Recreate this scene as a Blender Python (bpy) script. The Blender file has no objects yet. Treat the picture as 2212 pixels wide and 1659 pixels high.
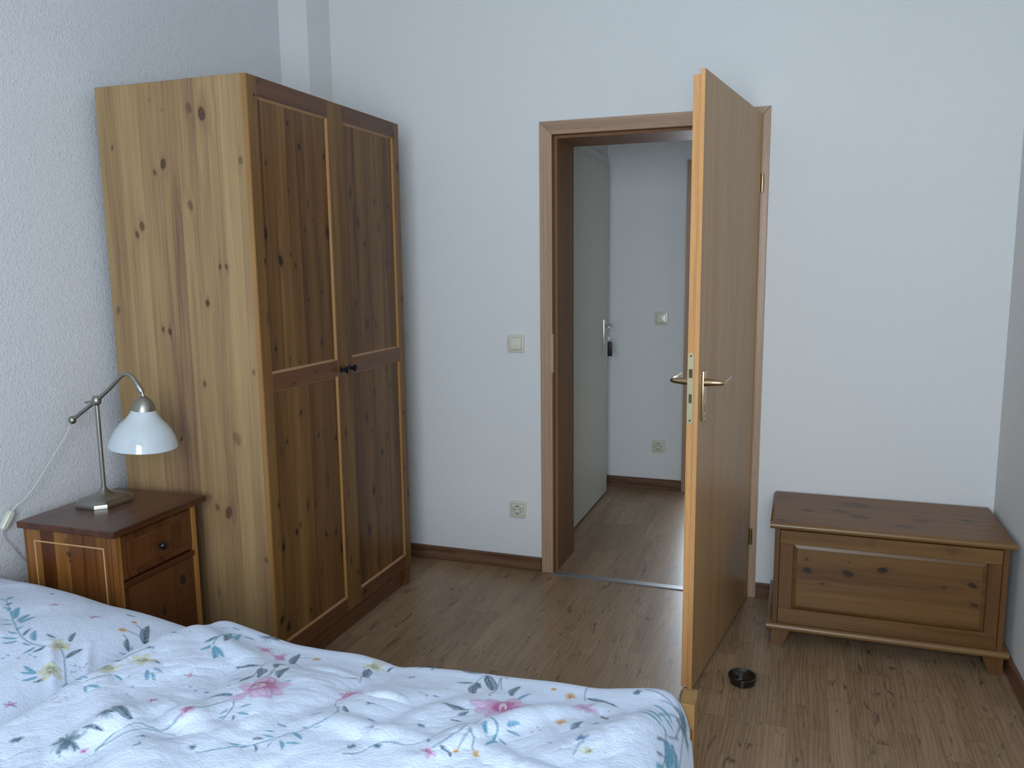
import bpy, bmesh, math, random
import numpy as np
from mathutils import Vector, Matrix
S = bpy.context.scene
C = S.collection
PI = math.pi

# ------------------------------------------------------------------ camera
cam_d = bpy.data.cameras.new('camera'); cam = bpy.data.objects.new('camera', cam_d); C.objects.link(cam)
yw, pt, rl = 0.3336, -0.1474, -0.0093
fw = Vector((-math.sin(yw)*math.cos(pt), math.cos(yw)*math.cos(pt), math.sin(pt)))
rt = Vector((math.cos(yw), math.sin(yw), 0)); up = rt.cross(fw)
r2 = rt*math.cos(rl) + up*math.sin(rl); u2 = up*math.cos(rl) - rt*math.sin(rl)
M = Matrix((r2, u2, -fw)).transposed().to_4x4(); M.translation = (1.0996, -3.4165, 1.4182)
cam.matrix_world = M
cam_d.sensor_fit = 'HORIZONTAL'; cam_d.sensor_width = 36
cam_d.lens = 1735.29/2212*36; cam_d.shift_x = -25.27/2212; cam_d.clip_start = 0.05
S.camera = cam

# ------------------------------------------------------------------ world, lights, exposure
S.view_settings.view_transform = 'Standard'; S.view_settings.look = 'None'
S.view_settings.gamma = 1; S.view_settings.exposure = 0; S.view_settings.use_curve_mapping = False
W = bpy.data.worlds.new('world'); S.world = W; W.use_nodes = True
W.node_tree.nodes['Background'].inputs[0].default_value = (0.55, 0.72, 1, 1)
W.node_tree.nodes['Background'].inputs[1].default_value = 0.5
def area(name, loc, rot, sx, sy, power, col):
    l = bpy.data.lights.new(name, 'AREA'); l.shape = 'RECTANGLE'; l.size = sx; l.size_y = sy
    l.energy = power; l.color = col
    o = bpy.data.objects.new(name, l); C.objects.link(o); o.location = loc; o.rotation_euler = rot
    return o
area('daylight_bedroom_window', (0.95, -4.32, 1.55), (PI/2, 0, 0), 1.25, 1.45, 86, (0.78, 0.89, 1.0))
area('daylight_far_room_window', (0.70, 4.25, 1.45), (-PI/2, 0, 0), 1.1, 1.4, 125, (0.76, 0.88, 1.0))

# ------------------------------------------------------------------ helpers
def nd(nt, t, **k):
    n = nt.nodes.new(t)
    for a, b in k.items(): setattr(n, a, b)
    return n
def setin(nt, n, i, v):
    if v is None: return
    if hasattr(v, 'links') or isinstance(v, bpy.types.NodeSocket): nt.links.new(v, n.inputs[i])
    else: n.inputs[i].default_value = v
def math_(nt, op, a, b=None, c=None, clamp=False):
    n = nd(nt, 'ShaderNodeMath', operation=op); n.use_clamp = clamp
    setin(nt, n, 0, a); setin(nt, n, 1, b); setin(nt, n, 2, c)
    return n.outputs[0]
def mix(nt, f, a, b, bt='MIX'):
    n = nd(nt, 'ShaderNodeMix', data_type='RGBA', blend_type=bt)
    setin(nt, n, 0, f); setin(nt, n, 6, a); setin(nt, n, 7, b)
    return n.outputs[2]
def ramp(nt, f, stops):
    n = nd(nt, 'ShaderNodeValToRGB'); nt.links.new(f, n.inputs[0]); e = n.color_ramp.elements
    while len(e) < len(stops): e.new(0.5)
    for i, (p, c) in enumerate(stops):
        e[i].position = p; e[i].color = (c if len(c) == 4 else (*c, 1)) if hasattr(c, '__len__') else (c, c, c, 1)
    return n.outputs[0]
def noise(nt, vec, scale=1, detail=2, rough=0.5, dist=0, out=0):
    n = nd(nt, 'ShaderNodeTexNoise'); nt.links.new(vec, n.inputs['Vector'])
    n.inputs['Scale'].default_value = scale; n.inputs['Detail'].default_value = detail
    n.inputs['Roughness'].default_value = rough; n.inputs['Distortion'].default_value = dist
    return n.outputs[out]
def xyz(nt, x, y, z):
    n = nd(nt, 'ShaderNodeCombineXYZ'); setin(nt, n, 0, x); setin(nt, n, 1, y); setin(nt, n, 2, z); return n.outputs[0]
def white(nt, vec):
    n = nd(nt, 'ShaderNodeTexWhiteNoise', noise_dimensions='3D'); nt.links.new(vec, n.inputs[0]); return n
def bump(nt, h, strength, dist, nrm=None):
    n = nd(nt, 'ShaderNodeBump'); n.inputs['Strength'].default_value = strength; n.inputs['Distance'].default_value = dist
    nt.links.new(h, n.inputs['Height'])
    if nrm is not None: nt.links.new(nrm, n.inputs['Normal'])
    return n.outputs[0]
def newmat(name):
    m = bpy.data.materials.new(name); m.use_nodes = True
    nt = m.node_tree; b = nt.nodes['Principled BSDF']
    return m, nt, b
def plain(name, col, rough=0.5, metal=0, coat=0, spec=None, bumps=None):
    m, nt, b = newmat(name)
    b.inputs['Base Color'].default_value = (*col, 1); b.inputs['Roughness'].default_value = rough
    b.inputs['Metallic'].default_value = metal; b.inputs['Coat Weight'].default_value = coat
    if spec is not None: b.inputs['Specular IOR Level'].default_value = spec
    tc = nd(nt, 'ShaderNodeTexCoord').outputs['Object']
    v = noise(nt, tc, 30, 3)
    nt.links.new(mix(nt, v, (*[c*0.93 for c in col], 1), (*[min(1, c*1.06) for c in col], 1)), b.inputs['Base Color'])
    if bumps: nt.links.new(bump(nt, noise(nt, tc, bumps[0], 3), bumps[1], bumps[2]), b.inputs['Normal'])
    return m

def wood(name, stops, grain='Z', strip=None, strip_axis='X', tint=0.25, rough=0.4, coat=0.0,
         knot=(0.03, 0.014, 0.007), halo=(0.13, 0.06, 0.028), s=1.0, fine=0.35, wave=0.0, pores=0.0, marks=0.0, bumpy=0.06):
    """stops: colours dark..light along the grain value"""
    m, nt, b = newmat(name)
    oi = nd(nt, 'ShaderNodeObjectInfo').outputs['Random']
    sp = nd(nt, 'ShaderNodeSeparateXYZ'); nt.links.new(nd(nt, 'ShaderNodeTexCoord').outputs['Object'], sp.inputs[0])
    at = nd(nt, 'ShaderNodeAttribute', attribute_name='knot')
    sk = nd(nt, 'ShaderNodeSeparateXYZ'); nt.links.new(at.outputs['Color'], sk.inputs[0])
    c = {'X': sp.outputs[0], 'Y': sp.outputs[1], 'Z': sp.outputs[2]}
    others = [a for a in 'XYZ' if a != grain]
    off = math_(nt, 'MULTIPLY', oi, 43.0)
    a1 = math_(nt, 'ADD', math_(nt, 'ADD', c[others[0]], off), sk.outputs[2])
    a2 = math_(nt, 'ADD', math_(nt, 'ADD', c[others[1]], off), sk.outputs[2])
    g = c[grain]
    tval = None
    if strip:
        sid = math_(nt, 'FLOOR', math_(nt, 'DIVIDE', math_(nt, 'ADD', c[strip_axis], 5.0), strip))
        wn = white(nt, xyz(nt, sid, math_(nt, 'MULTIPLY', oi, 91.0), 3.0))
        tval = wn.outputs[0]
        a1 = math_(nt, 'ADD', a1, math_(nt, 'MULTIPLY', tval, 7.0))
    v1 = xyz(nt, math_(nt, 'MULTIPLY', a1, 22*s), math_(nt, 'MULTIPLY', a2, 22*s), math_(nt, 'MULTIPLY', g, 0.9*s))
    v2 = xyz(nt, math_(nt, 'MULTIPLY', a1, 150*s), math_(nt, 'MULTIPLY', a2, 150*s), math_(nt, 'MULTIPLY', g, 3.2*s))
    n1 = noise(nt, v1, 1, 3, 0.55, 0.4); n2 = noise(nt, v2, 1, 3, 0.6, 0.2)
    t = math_(nt, 'ADD', math_(nt, 'MULTIPLY', n1, 1-fine), math_(nt, 'MULTIPLY', n2, fine))
    t = math_(nt, 'MULTIPLY_ADD', math_(nt, 'SUBTRACT', t, 0.5), 1.9, 0.5)
    if wave:
        w = nd(nt, 'ShaderNodeTexWave', wave_type='BANDS', bands_direction='X')
        nt.links.new(v1, w.inputs[0]); w.inputs['Scale'].default_value = 1.1; w.inputs['Distortion'].default_value = 9
        w.inputs['Detail'].default_value = 2; w.inputs['Detail Scale'].default_value = 0.6
        t = math_(nt, 'ADD', t, math_(nt, 'MULTIPLY', math_(nt, 'SUBTRACT', w.outputs[1], 0.5), wave))
    if strip: t = math_(nt, 'ADD', t, math_(nt, 'MULTIPLY', math_(nt, 'SUBTRACT', tval, 0.5), tint*2))
    else: t = math_(nt, 'ADD', t, math_(nt, 'MULTIPLY', math_(nt, 'SUBTRACT', oi, 0.5), tint))
    n = len(stops); col = ramp(nt, t, [(0.12+0.76*i/(n-1), q) for i, q in enumerate(stops)])
    if pores:
        v3 = xyz(nt, math_(nt, 'MULTIPLY', a1, 420), math_(nt, 'MULTIPLY', a2, 420), math_(nt, 'MULTIPLY', g, 14))
        p = ramp(nt, noise(nt, v3, 1, 1), [(0.3, 1.0), (0.42, 0.0)])
        col = mix(nt, math_(nt, 'MULTIPLY', p, pores), col, (*[q*0.45 for q in stops[0]], 1))
    if marks:
        v4 = xyz(nt, math_(nt, 'MULTIPLY', a1, 26), math_(nt, 'MULTIPLY', a2, 26), math_(nt, 'MULTIPLY', g, 7))
        p = ramp(nt, noise(nt, v4, 1, 2), [(0.26, 1.0), (0.36, 0.0)])
        col = mix(nt, math_(nt, 'MULTIPLY', p, marks), col, (*[q*0.4 for q in stops[0]], 1))
    kn = noise(nt, xyz(nt, math_(nt, 'MULTIPLY', c[others[0]], 260), math_(nt, 'MULTIPLY', c[others[1]], 260), math_(nt, 'MULTIPLY', g, 90)), 1, 2)
    hm = math_(nt, 'MULTIPLY', sk.outputs[1], math_(nt, 'MULTIPLY_ADD', n2, 1.2, 0.25), clamp=True)
    col = mix(nt, hm, col, (*halo, 1))
    km = math_(nt, 'MULTIPLY', sk.outputs[0], math_(nt, 'MULTIPLY_ADD', kn, 0.7, 0.75), clamp=True)
    col = mix(nt, km, col, (*knot, 1))
    nt.links.new(col, b.inputs['Base Color'])
    b.inputs['Roughness'].default_value = rough; b.inputs['Coat Weight'].default_value = coat; b.inputs['Coat Roughness'].default_value = 0.25
    b.inputs['Specular IOR Level'].default_value = 0.28
    nt.links.new(bump(nt, n2, bumpy*2, 0.001), b.inputs['Normal'])
    return m

def add_box(bm, x0, x1, y0, y1, z0, z1, bev=0.0, seg=2):
    r = bmesh.ops.create_cube(bm, size=1)
    vs = r['verts']
    bmesh.ops.scale(bm, vec=(x1-x0, y1-y0, z1-z0), verts=vs)
    bmesh.ops.translate(bm, vec=((x0+x1)/2, (y0+y1)/2, (z0+z1)/2), verts=vs)
    if bev:
        es = list({e for v in vs for e in v.link_edges})
        bmesh.ops.bevel(bm, geom=es, offset=bev, segments=seg, affect='EDGES', profile=0.6, clamp_overlap=True)
def add_prism(bm, pts, axis, a, b):
    """extrude 2-D outline; axis is the extrusion axis, outline in the other two"""
    def P(p, t):
        if axis == 0: return (t, p[0], p[1])
        if axis == 1: return (p[0], t, p[1])
        return (p[0], p[1], t)
    v0 = [bm.verts.new(P(p, a)) for p in pts]; v1 = [bm.verts.new(P(p, b)) for p in pts]
    n = len(pts); fs = [bm.faces.new(v0), bm.faces.new(v1)]
    for i in range(n): fs.append(bm.faces.new((v0[i], v0[(i+1) % n], v1[(i+1) % n], v1[i])))
    bmesh.ops.recalc_face_normals(bm, faces=fs)
def add_lathe(bm, prof, centre, axis='Z', seg=32, caps=True):
    rings = []
    for r, h in prof:
        ring = []
        for i in range(seg):
            a = 2*PI*i/seg; p = (r*math.cos(a), r*math.sin(a), h)
            if axis == 'X': p = (p[2], p[0], p[1])
            elif axis == 'Y': p = (p[0], p[2], p[1])
            ring.append(bm.verts.new((p[0]+centre[0], p[1]+centre[1], p[2]+centre[2])))
        rings.append(ring)
    fs = []
    for a, b in zip(rings, rings[1:]):
        for i in range(seg): fs.append(bm.faces.new((a[i], a[(i+1) % seg], b[(i+1) % seg], b[i])))
    if caps: fs += [bm.faces.new(rings[0]), bm.faces.new(rings[-1])]
    bmesh.ops.recalc_face_normals(bm, faces=fs)
def add_tube(bm, pts, rad, seg=12, caps=True):
    pts = [Vector(p) for p in pts]; rings = []; n = len(pts); ref = None
    for i, p in enumerate(pts):
        d = (pts[min(i+1, n-1)] - pts[max(i-1, 0)]).normalized()
        if ref is None:
            ref = d.cross(Vector((0, 0, 1)));
            if ref.length < 0.05: ref = d.cross(Vector((0, 1, 0)))
        ref = (ref - d*ref.dot(d)).normalized(); q = d.cross(ref)
        r = rad[i] if hasattr(rad, '__len__') else rad
        rings.append([bm.verts.new(p + (ref*math.cos(2*PI*k/seg) + q*math.sin(2*PI*k/seg))*r) for k in range(seg)])
    fs = []
    for a, b in zip(rings, rings[1:]):
        for k in range(seg): fs.append(bm.faces.new((a[k], a[(k+1) % seg], b[(k+1) % seg], b[k])))
    if caps: fs += [bm.faces.new(rings[0]), bm.faces.new(rings[-1])]
    bmesh.ops.recalc_face_normals(bm, faces=fs)
def spline(pts, n=8):
    pts = [Vector(p) for p in pts]; out = []
    for i in range(len(pts)-1):
        p0 = pts[max(i-1, 0)]; p1 = pts[i]; p2 = pts[i+1]; p3 = pts[min(i+2, len(pts)-1)]
        for k in range(n):
            t = k/n
            out.append(0.5*((2*p1)+(p2-p0)*t+(2*p0-5*p1+4*p2-p3)*t*t+(3*p1-p0-3*p2+p3)*t**3))
    out.append(pts[-1]); return out
def obj(name, bm, mat, parent=None, smooth=False, origin=None):
    """origin: world point of the parent thing; coordinates in bm are world ones and are made relative to it"""
    if origin is not None: bmesh.ops.translate(bm, vec=[-q for q in origin], verts=bm.verts)
    me = bpy.data.meshes.new(name); bm.to_mesh(me); bm.free()
    me.materials.append(mat)
    if smooth:
        me.polygons.foreach_set('use_smooth', [True]*len(me.polygons))
        try: me.set_sharp_from_angle(angle=math.radians(38))
        except Exception: pass
    o = bpy.data.objects.new(name, me); C.objects.link(o)
    if parent is not None: o.parent = parent
    return o
def thing(name, label, cat, loc=(0, 0, 0), rotz=0, group=None, kind=None):
    o = bpy.data.objects.new(name, None); C.objects.link(o); o.location = loc; o.rotation_euler = (0, 0, rotz)
    o.empty_display_size = 0.05
    return tag(o, label, cat, group, kind)
def tag(o, label=None, cat=None, group=None, kind=None):
    if label: o['label'] = label
    if cat: o['category'] = cat
    if group: o['group'] = group
    if kind: o['kind'] = kind
    return o
def struct(name, bm, mat, label=None, cat=None, parent=None):
    o = obj(name, bm, mat, parent)
    return tag(o, label, cat, kind='structure')
def gridbox(x0, x1, y0, y1, z0, z1, face, step=0.005, bev=0.0015):
    """a board whose visible face is finely divided, so knots can be stored on its vertices. face: '+X','-Y','+Z'"""
    bm = bmesh.new()
    if bev: add_box(bm, x0, x1, y0, y1, z0, z1, bev, 1)
    else: add_box(bm, x0, x1, y0, y1, z0, z1)
    ax = 'XYZ'.index(face[1]); sgn = 1 if face[0] == '+' else -1
    bm.faces.ensure_lookup_table()
    f = max(bm.faces, key=lambda f: f.normal[ax]*sgn*10 + f.calc_area()*0.001 if True else 0)
    big = [q for q in bm.faces if q.normal[ax]*sgn > 0.99]
    f = max(big, key=lambda q: q.calc_area())
    lo = [min(v.co[i] for v in f.verts) for i in range(3)]; hi = [max(v.co[i] for v in f.verts) for i in range(3)]
    dims = [i for i in range(3) if i != ax]
    pl = f.verts[0].co[ax]
    bmesh.ops.delete(bm, geom=[f], context='FACES_ONLY')
    i, j = dims; nu = max(1, int((hi[i]-lo[i])/step)); nv = max(1, int((hi[j]-lo[j])/step))
    g = [[None]*(nv+1) for _ in range(nu+1)]
    for a in range(nu+1):
        for b in range(nv+1):
            p = [0, 0, 0]; p[ax] = pl; p[i] = lo[i]+(hi[i]-lo[i])*a/nu; p[j] = lo[j]+(hi[j]-lo[j])*b/nv
            g[a][b] = bm.verts.new(p)
    flip = ((ax == 1) != (sgn < 0))
    for a in range(nu):
        for b in range(nv):
            q = (g[a][b], g[a+1][b], g[a+1][b+1], g[a][b+1])
            bm.faces.new(q if not flip else q[::-1])
    return bm
def knots(o, lst, ia, ib, along, origin=(0, 0, 0)):
    """store knots (core, halo, grain deflection) on the vertices; lst in world coordinates of axes ia, ib"""
    me = o.data; n = len(me.vertices); co = np.zeros(n*3); me.vertices.foreach_get('co', co); co = co.reshape(-1, 3)
    u = co[:, ia] + origin[ia]; v = co[:, ib] + origin[ib]
    out = np.zeros((n, 4)); out[:, 3] = 1
    mu = (u.min(), u.max(), v.min(), v.max()); rnd = random.Random(7)
    for (a, b, r, st) in lst:
        if a < mu[0]-.03 or a > mu[1]+.03 or b < mu[2]-.03 or b > mu[3]+.03: rnd.random(); continue
        tilt = rnd.uniform(-0.5, 0.5); r = r*1.12
        du = u-a; dv = v-b
        cr, al = (du, dv) if along == ib else (dv, du)
        cr2 = cr - tilt*al*0.5
        e = np.sqrt((cr2/(r*0.72))**2 + (al/(r*1.15))**2)
        core = np.clip((1.3-e)/0.45, 0, 1)*st*(0.85+0.15*np.cos(e*7))
        hal = np.exp(-(np.abs(cr2)/(r*0.95))**1.6 - (np.abs(al)/(r*3.0))**1.3)*0.75*st
        shift = np.sign(cr)*r*np.exp(-np.abs(cr)/(r*1.6))*np.exp(-(al/(r*3.2))**2)*-0.9
        out[:, 0] = np.maximum(out[:, 0], core); out[:, 1] = np.maximum(out[:, 1], hal); out[:, 2] += shift
    at = me.attributes.new('knot', 'FLOAT_COLOR', 'POINT'); at.data.foreach_set('color', out.ravel())
    return o

# knots: position on the board, radius, strength (metres)
SIDE_KNOTS=[(-0.694,1.893,0.015,1),(-0.741,1.914,0.011,0.6),(-0.857,1.749,0.012,1),(-0.894,1.724,0.006,1),(-1.06,1.811,0.004,1),(-0.962,1.555,0.011,0.8),(-0.985,1.528,0.009,0.8),(-0.558,1.745,0.009,0.6),(-0.761,1.615,0.011,0.6),(-0.66,1.42,0.006,1),(-0.637,1.42,0.006,1),(-0.611,1.407,0.002,1),(-0.719,1.305,0.008,1),(-1.092,1.278,0.01,0.5),(-0.907,1.217,0.006,1),(-0.879,1.209,0.008,1),(-0.848,1.916,0.003,0.6),(-0.896,1.948,0.003,0.5),(-0.753,1.039,0.007,0.8),(-0.556,1.084,0.006,0.7),(-0.864,0.847,0.006,0.9),(-0.636,0.861,0.015,0.45),(-0.69,0.605,0.015,0.8),(-0.735,0.62,0.009,0.6),(-0.549,0.455,0.009,0.6),(-0.751,0.316,0.008,0.4)]
DOOR_KNOTS=[(-1.069,1.887,0.007,1),(-1.01,1.821,0.008,1),(-1.196,1.745,0.005,1),(-1.083,1.667,0.005,0.7),(-0.974,1.631,0.01,0.4),(-1.22,1.525,0.013,1),(-1.146,1.439,0.013,1),(-1.089,1.458,0.004,1),(-1.064,1.424,0.006,1),(-1.239,1.436,0.005,1),(-1.002,1.544,0.006,0.7),(-0.944,1.579,0.003,1),(-1.032,1.563,0.002,1),(-0.914,1.33,0.006,1),(-0.999,1.303,0.005,1),(-0.926,1.148,0.006,1),(-1.237,1.26,0.011,0.4),(-1.249,1.944,0.004,1),(-0.862,1.804,0.007,1),(-0.86,1.54,0.016,0.8),(-1.228,1.987,0.006,0.6),(-1.197,1.15,0.006,1),(-0.692,1.689,0.014,0.5),(-0.648,1.587,0.017,0.6),(-0.513,1.675,0.005,1),(-0.729,1.612,0.005,0.6),(-0.485,1.573,0.013,0.4),(-0.595,1.505,0.007,1),(-0.429,1.426,0.006,1),(-0.405,1.662,0.009,0.7),(-0.358,1.643,0.006,1),(-0.679,1.272,0.012,0.4),(-0.604,1.192,0.015,0.6),(-0.535,1.18,0.006,1),(-0.554,1.216,0.005,1),(-0.437,1.737,0.007,0.5),(-0.355,1.948,0.011,1),(-0.738,1.975,0.006,0.7),(-0.325,1.825,0.01,0.8),(-0.32,1.277,0.009,0.8),(-0.313,1.546,0.003,1),(-0.792,1.586,0.004,0.7),(-1.197,1.151,0.006,1),(-1.122,1.108,0.004,1),(-1.068,1.095,0.004,1),(-1.124,1.027,0.006,0.7),(-0.989,1.049,0.004,1),(-1.075,0.917,0.006,1),(-0.975,0.816,0.008,0.6),(-0.944,0.824,0.005,0.6),(-1.164,0.834,0.005,1),(-1.196,0.81,0.009,0.4),(-1.013,0.573,0.008,0.5),(-1.06,0.579,0.01,0.6),(-1.135,0.506,0.008,1),(-1.111,0.525,0.005,1),(-0.956,0.439,0.007,1),(-1.214,0.478,0.01,1),(-1.244,0.502,0.003,1),(-0.89,0.426,0.007,1),(-0.998,0.313,0.01,0.4),(-0.852,0.353,0.015,0.8),(-0.845,0.988,0.011,0.7),(-1.237,0.634,0.007,1),(-0.864,0.782,0.007,1),(-1.075,0.193,0.006,1),(-1.209,0.19,0.011,1),(-1.254,0.236,0.011,1),(-0.927,0.642,0.01,0.4),(-0.811,0.789,0.009,0.5),(-0.813,0.552,0.007,0.5),(-0.809,0.284,0.008,0.6),(-0.633,0.819,0.015,0.5),(-0.597,0.758,0.005,1),(-0.476,0.709,0.01,0.6),(-0.391,0.666,0.01,0.6),(-0.521,0.65,0.01,1),(-0.599,0.508,0.012,1),(-0.542,0.46,0.008,0.5),(-0.646,0.358,0.014,0.8),(-0.672,0.402,0.004,1),(-0.505,0.312,0.007,0.7),(-0.701,0.265,0.004,1),(-0.585,0.203,0.005,1),(-0.43,0.92,0.006,0.8),(-0.461,0.997,0.01,0.5),(-0.565,0.911,0.007,0.6),(-0.611,1.042,0.005,0.8),(-0.339,0.786,0.007,1),(-0.347,0.538,0.008,1),(-0.318,0.418,0.011,0.8),(-0.759,0.219,0.007,0.8),(-0.712,0.121,0.009,1),(-0.516,0.093,0.008,1),(-0.735,0.213,0.005,0.8)]
CHEST_KNOTS=[(1.155,0.306,0.011,1),(1.293,0.31,0.013,1),(1.406,0.336,0.012,1),(1.152,0.347,0.004,1),(1.294,0.356,0.003,1),(1.21,0.261,0.005,0.7),(1.69,0.315,0.01,0.9),(1.601,0.297,0.006,0.6),(1.7,0.245,0.008,0.8),(1.724,0.332,0.003,1),(1.734,0.218,0.004,1),(1.365,0.28,0.003,0.5)]
LID_KNOTS=[(1.329,-0.137,0.035,0.5),(1.27,-0.239,0.021,0.6),(1.148,-0.265,0.014,0.6),(1.33,-0.289,0.027,0.6),(1.541,-0.277,0.022,0.5),(1.473,-0.362,0.021,0.4),(1.055,-0.419,0.015,0.6),(1.7,-0.228,0.016,0.5)]
# print motifs: kind, colour, positions in millimetres on the cloth
PILLOW_PRINT=[('S','c',-767,-2027,-671,-2089,-584,-2141,-532,-2157,-492,-2150),('S','t',-467,-2136,-442,-2150,-410,-2176,-374,-2207),('L','c',-771,-2022,-790,-1987),('L','c',-767,-2027,-791,-2025),('L','c',-707,-2066,-731,-2063),('L','c',-659,-2092,-700,-2046),('L','c',-639,-2100,-656,-2053),('L','c',-629,-2104,-632,-2057),('L','c',-656,-2101,-672,-2119),('L','c',-637,-2114,-649,-2137),('L','c',-602,-2135,-607,-2111),('L','c',-587,-2143,-611,-2149),('L','c',-531,-2147,-567,-2115),('L','c',-569,-2158,-601,-2173),('L','c',-560,-2165,-579,-2189),('L','c',-523,-2163,-547,-2164),('L','c',-510,-2163,-511,-2194),('L','c',-434,-2226,-471,-2224),('L','c',-435,-2227,-460,-2245),('L','c',-425,-2231,-436,-2261),('L','c',-373,-2026,-385,-2013),('L','c',-371,-2043,-386,-2053),('L','c',-715,-2059,-699,-2079),('L','t',-568,-2144,-582,-2112),('L','t',-495,-2151,-498,-2182),('L','t',-506,-2113,-537,-2111),('L','t',-473,-2105,-496,-2068),('L','t',-433,-2153,-436,-2104),('L','t',-415,-2221,-418,-2248),('L','t',-377,-2033,-409,-2004),('L','t',-371,-1987,-426,-1918),('L','t',-478,-1906,-506,-1911),('L','t',-742,-2031,-733,-2058),('Y','',-475,-2131,27,0),('Y','',-419,-2204,26,0),('B','',-373,-2209,11,0),('B','',-730,-1926,12,0),('U','',-651,-1989,13,0),('U','',-533,-1979,14,0),('U','',-398,-2319,13,0),('O','',-441,-1986,12,0),('O','',-455,-1934,8,0),('S','t',-424,-2000,-404,-2007,-377,-2033),('S','t',-445,-1940,-413,-1952,-368,-1988),('S','t',-432,-1980,-405,-1973,-373,-1985),('d','',-407,-2153,3,0),('d','',-390,-2138,3,0),('d','',-398,-2170,2,0),('d','',-393,-2165,2,0),('d','',-531,-2224,3,0),('d','',-533,-2211,3,0),('d','',-506,-2208,3,0),('d','',-494,-2189,3,0),('d','',-480,-2189,3,0),('d','',-388,-2147,2,0),('d','',-399,-2148,2,0),('d','',-632,-1885,3,0),('d','',-621,-1876,2,0),('d','',-550,-1894,2,0)]
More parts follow.
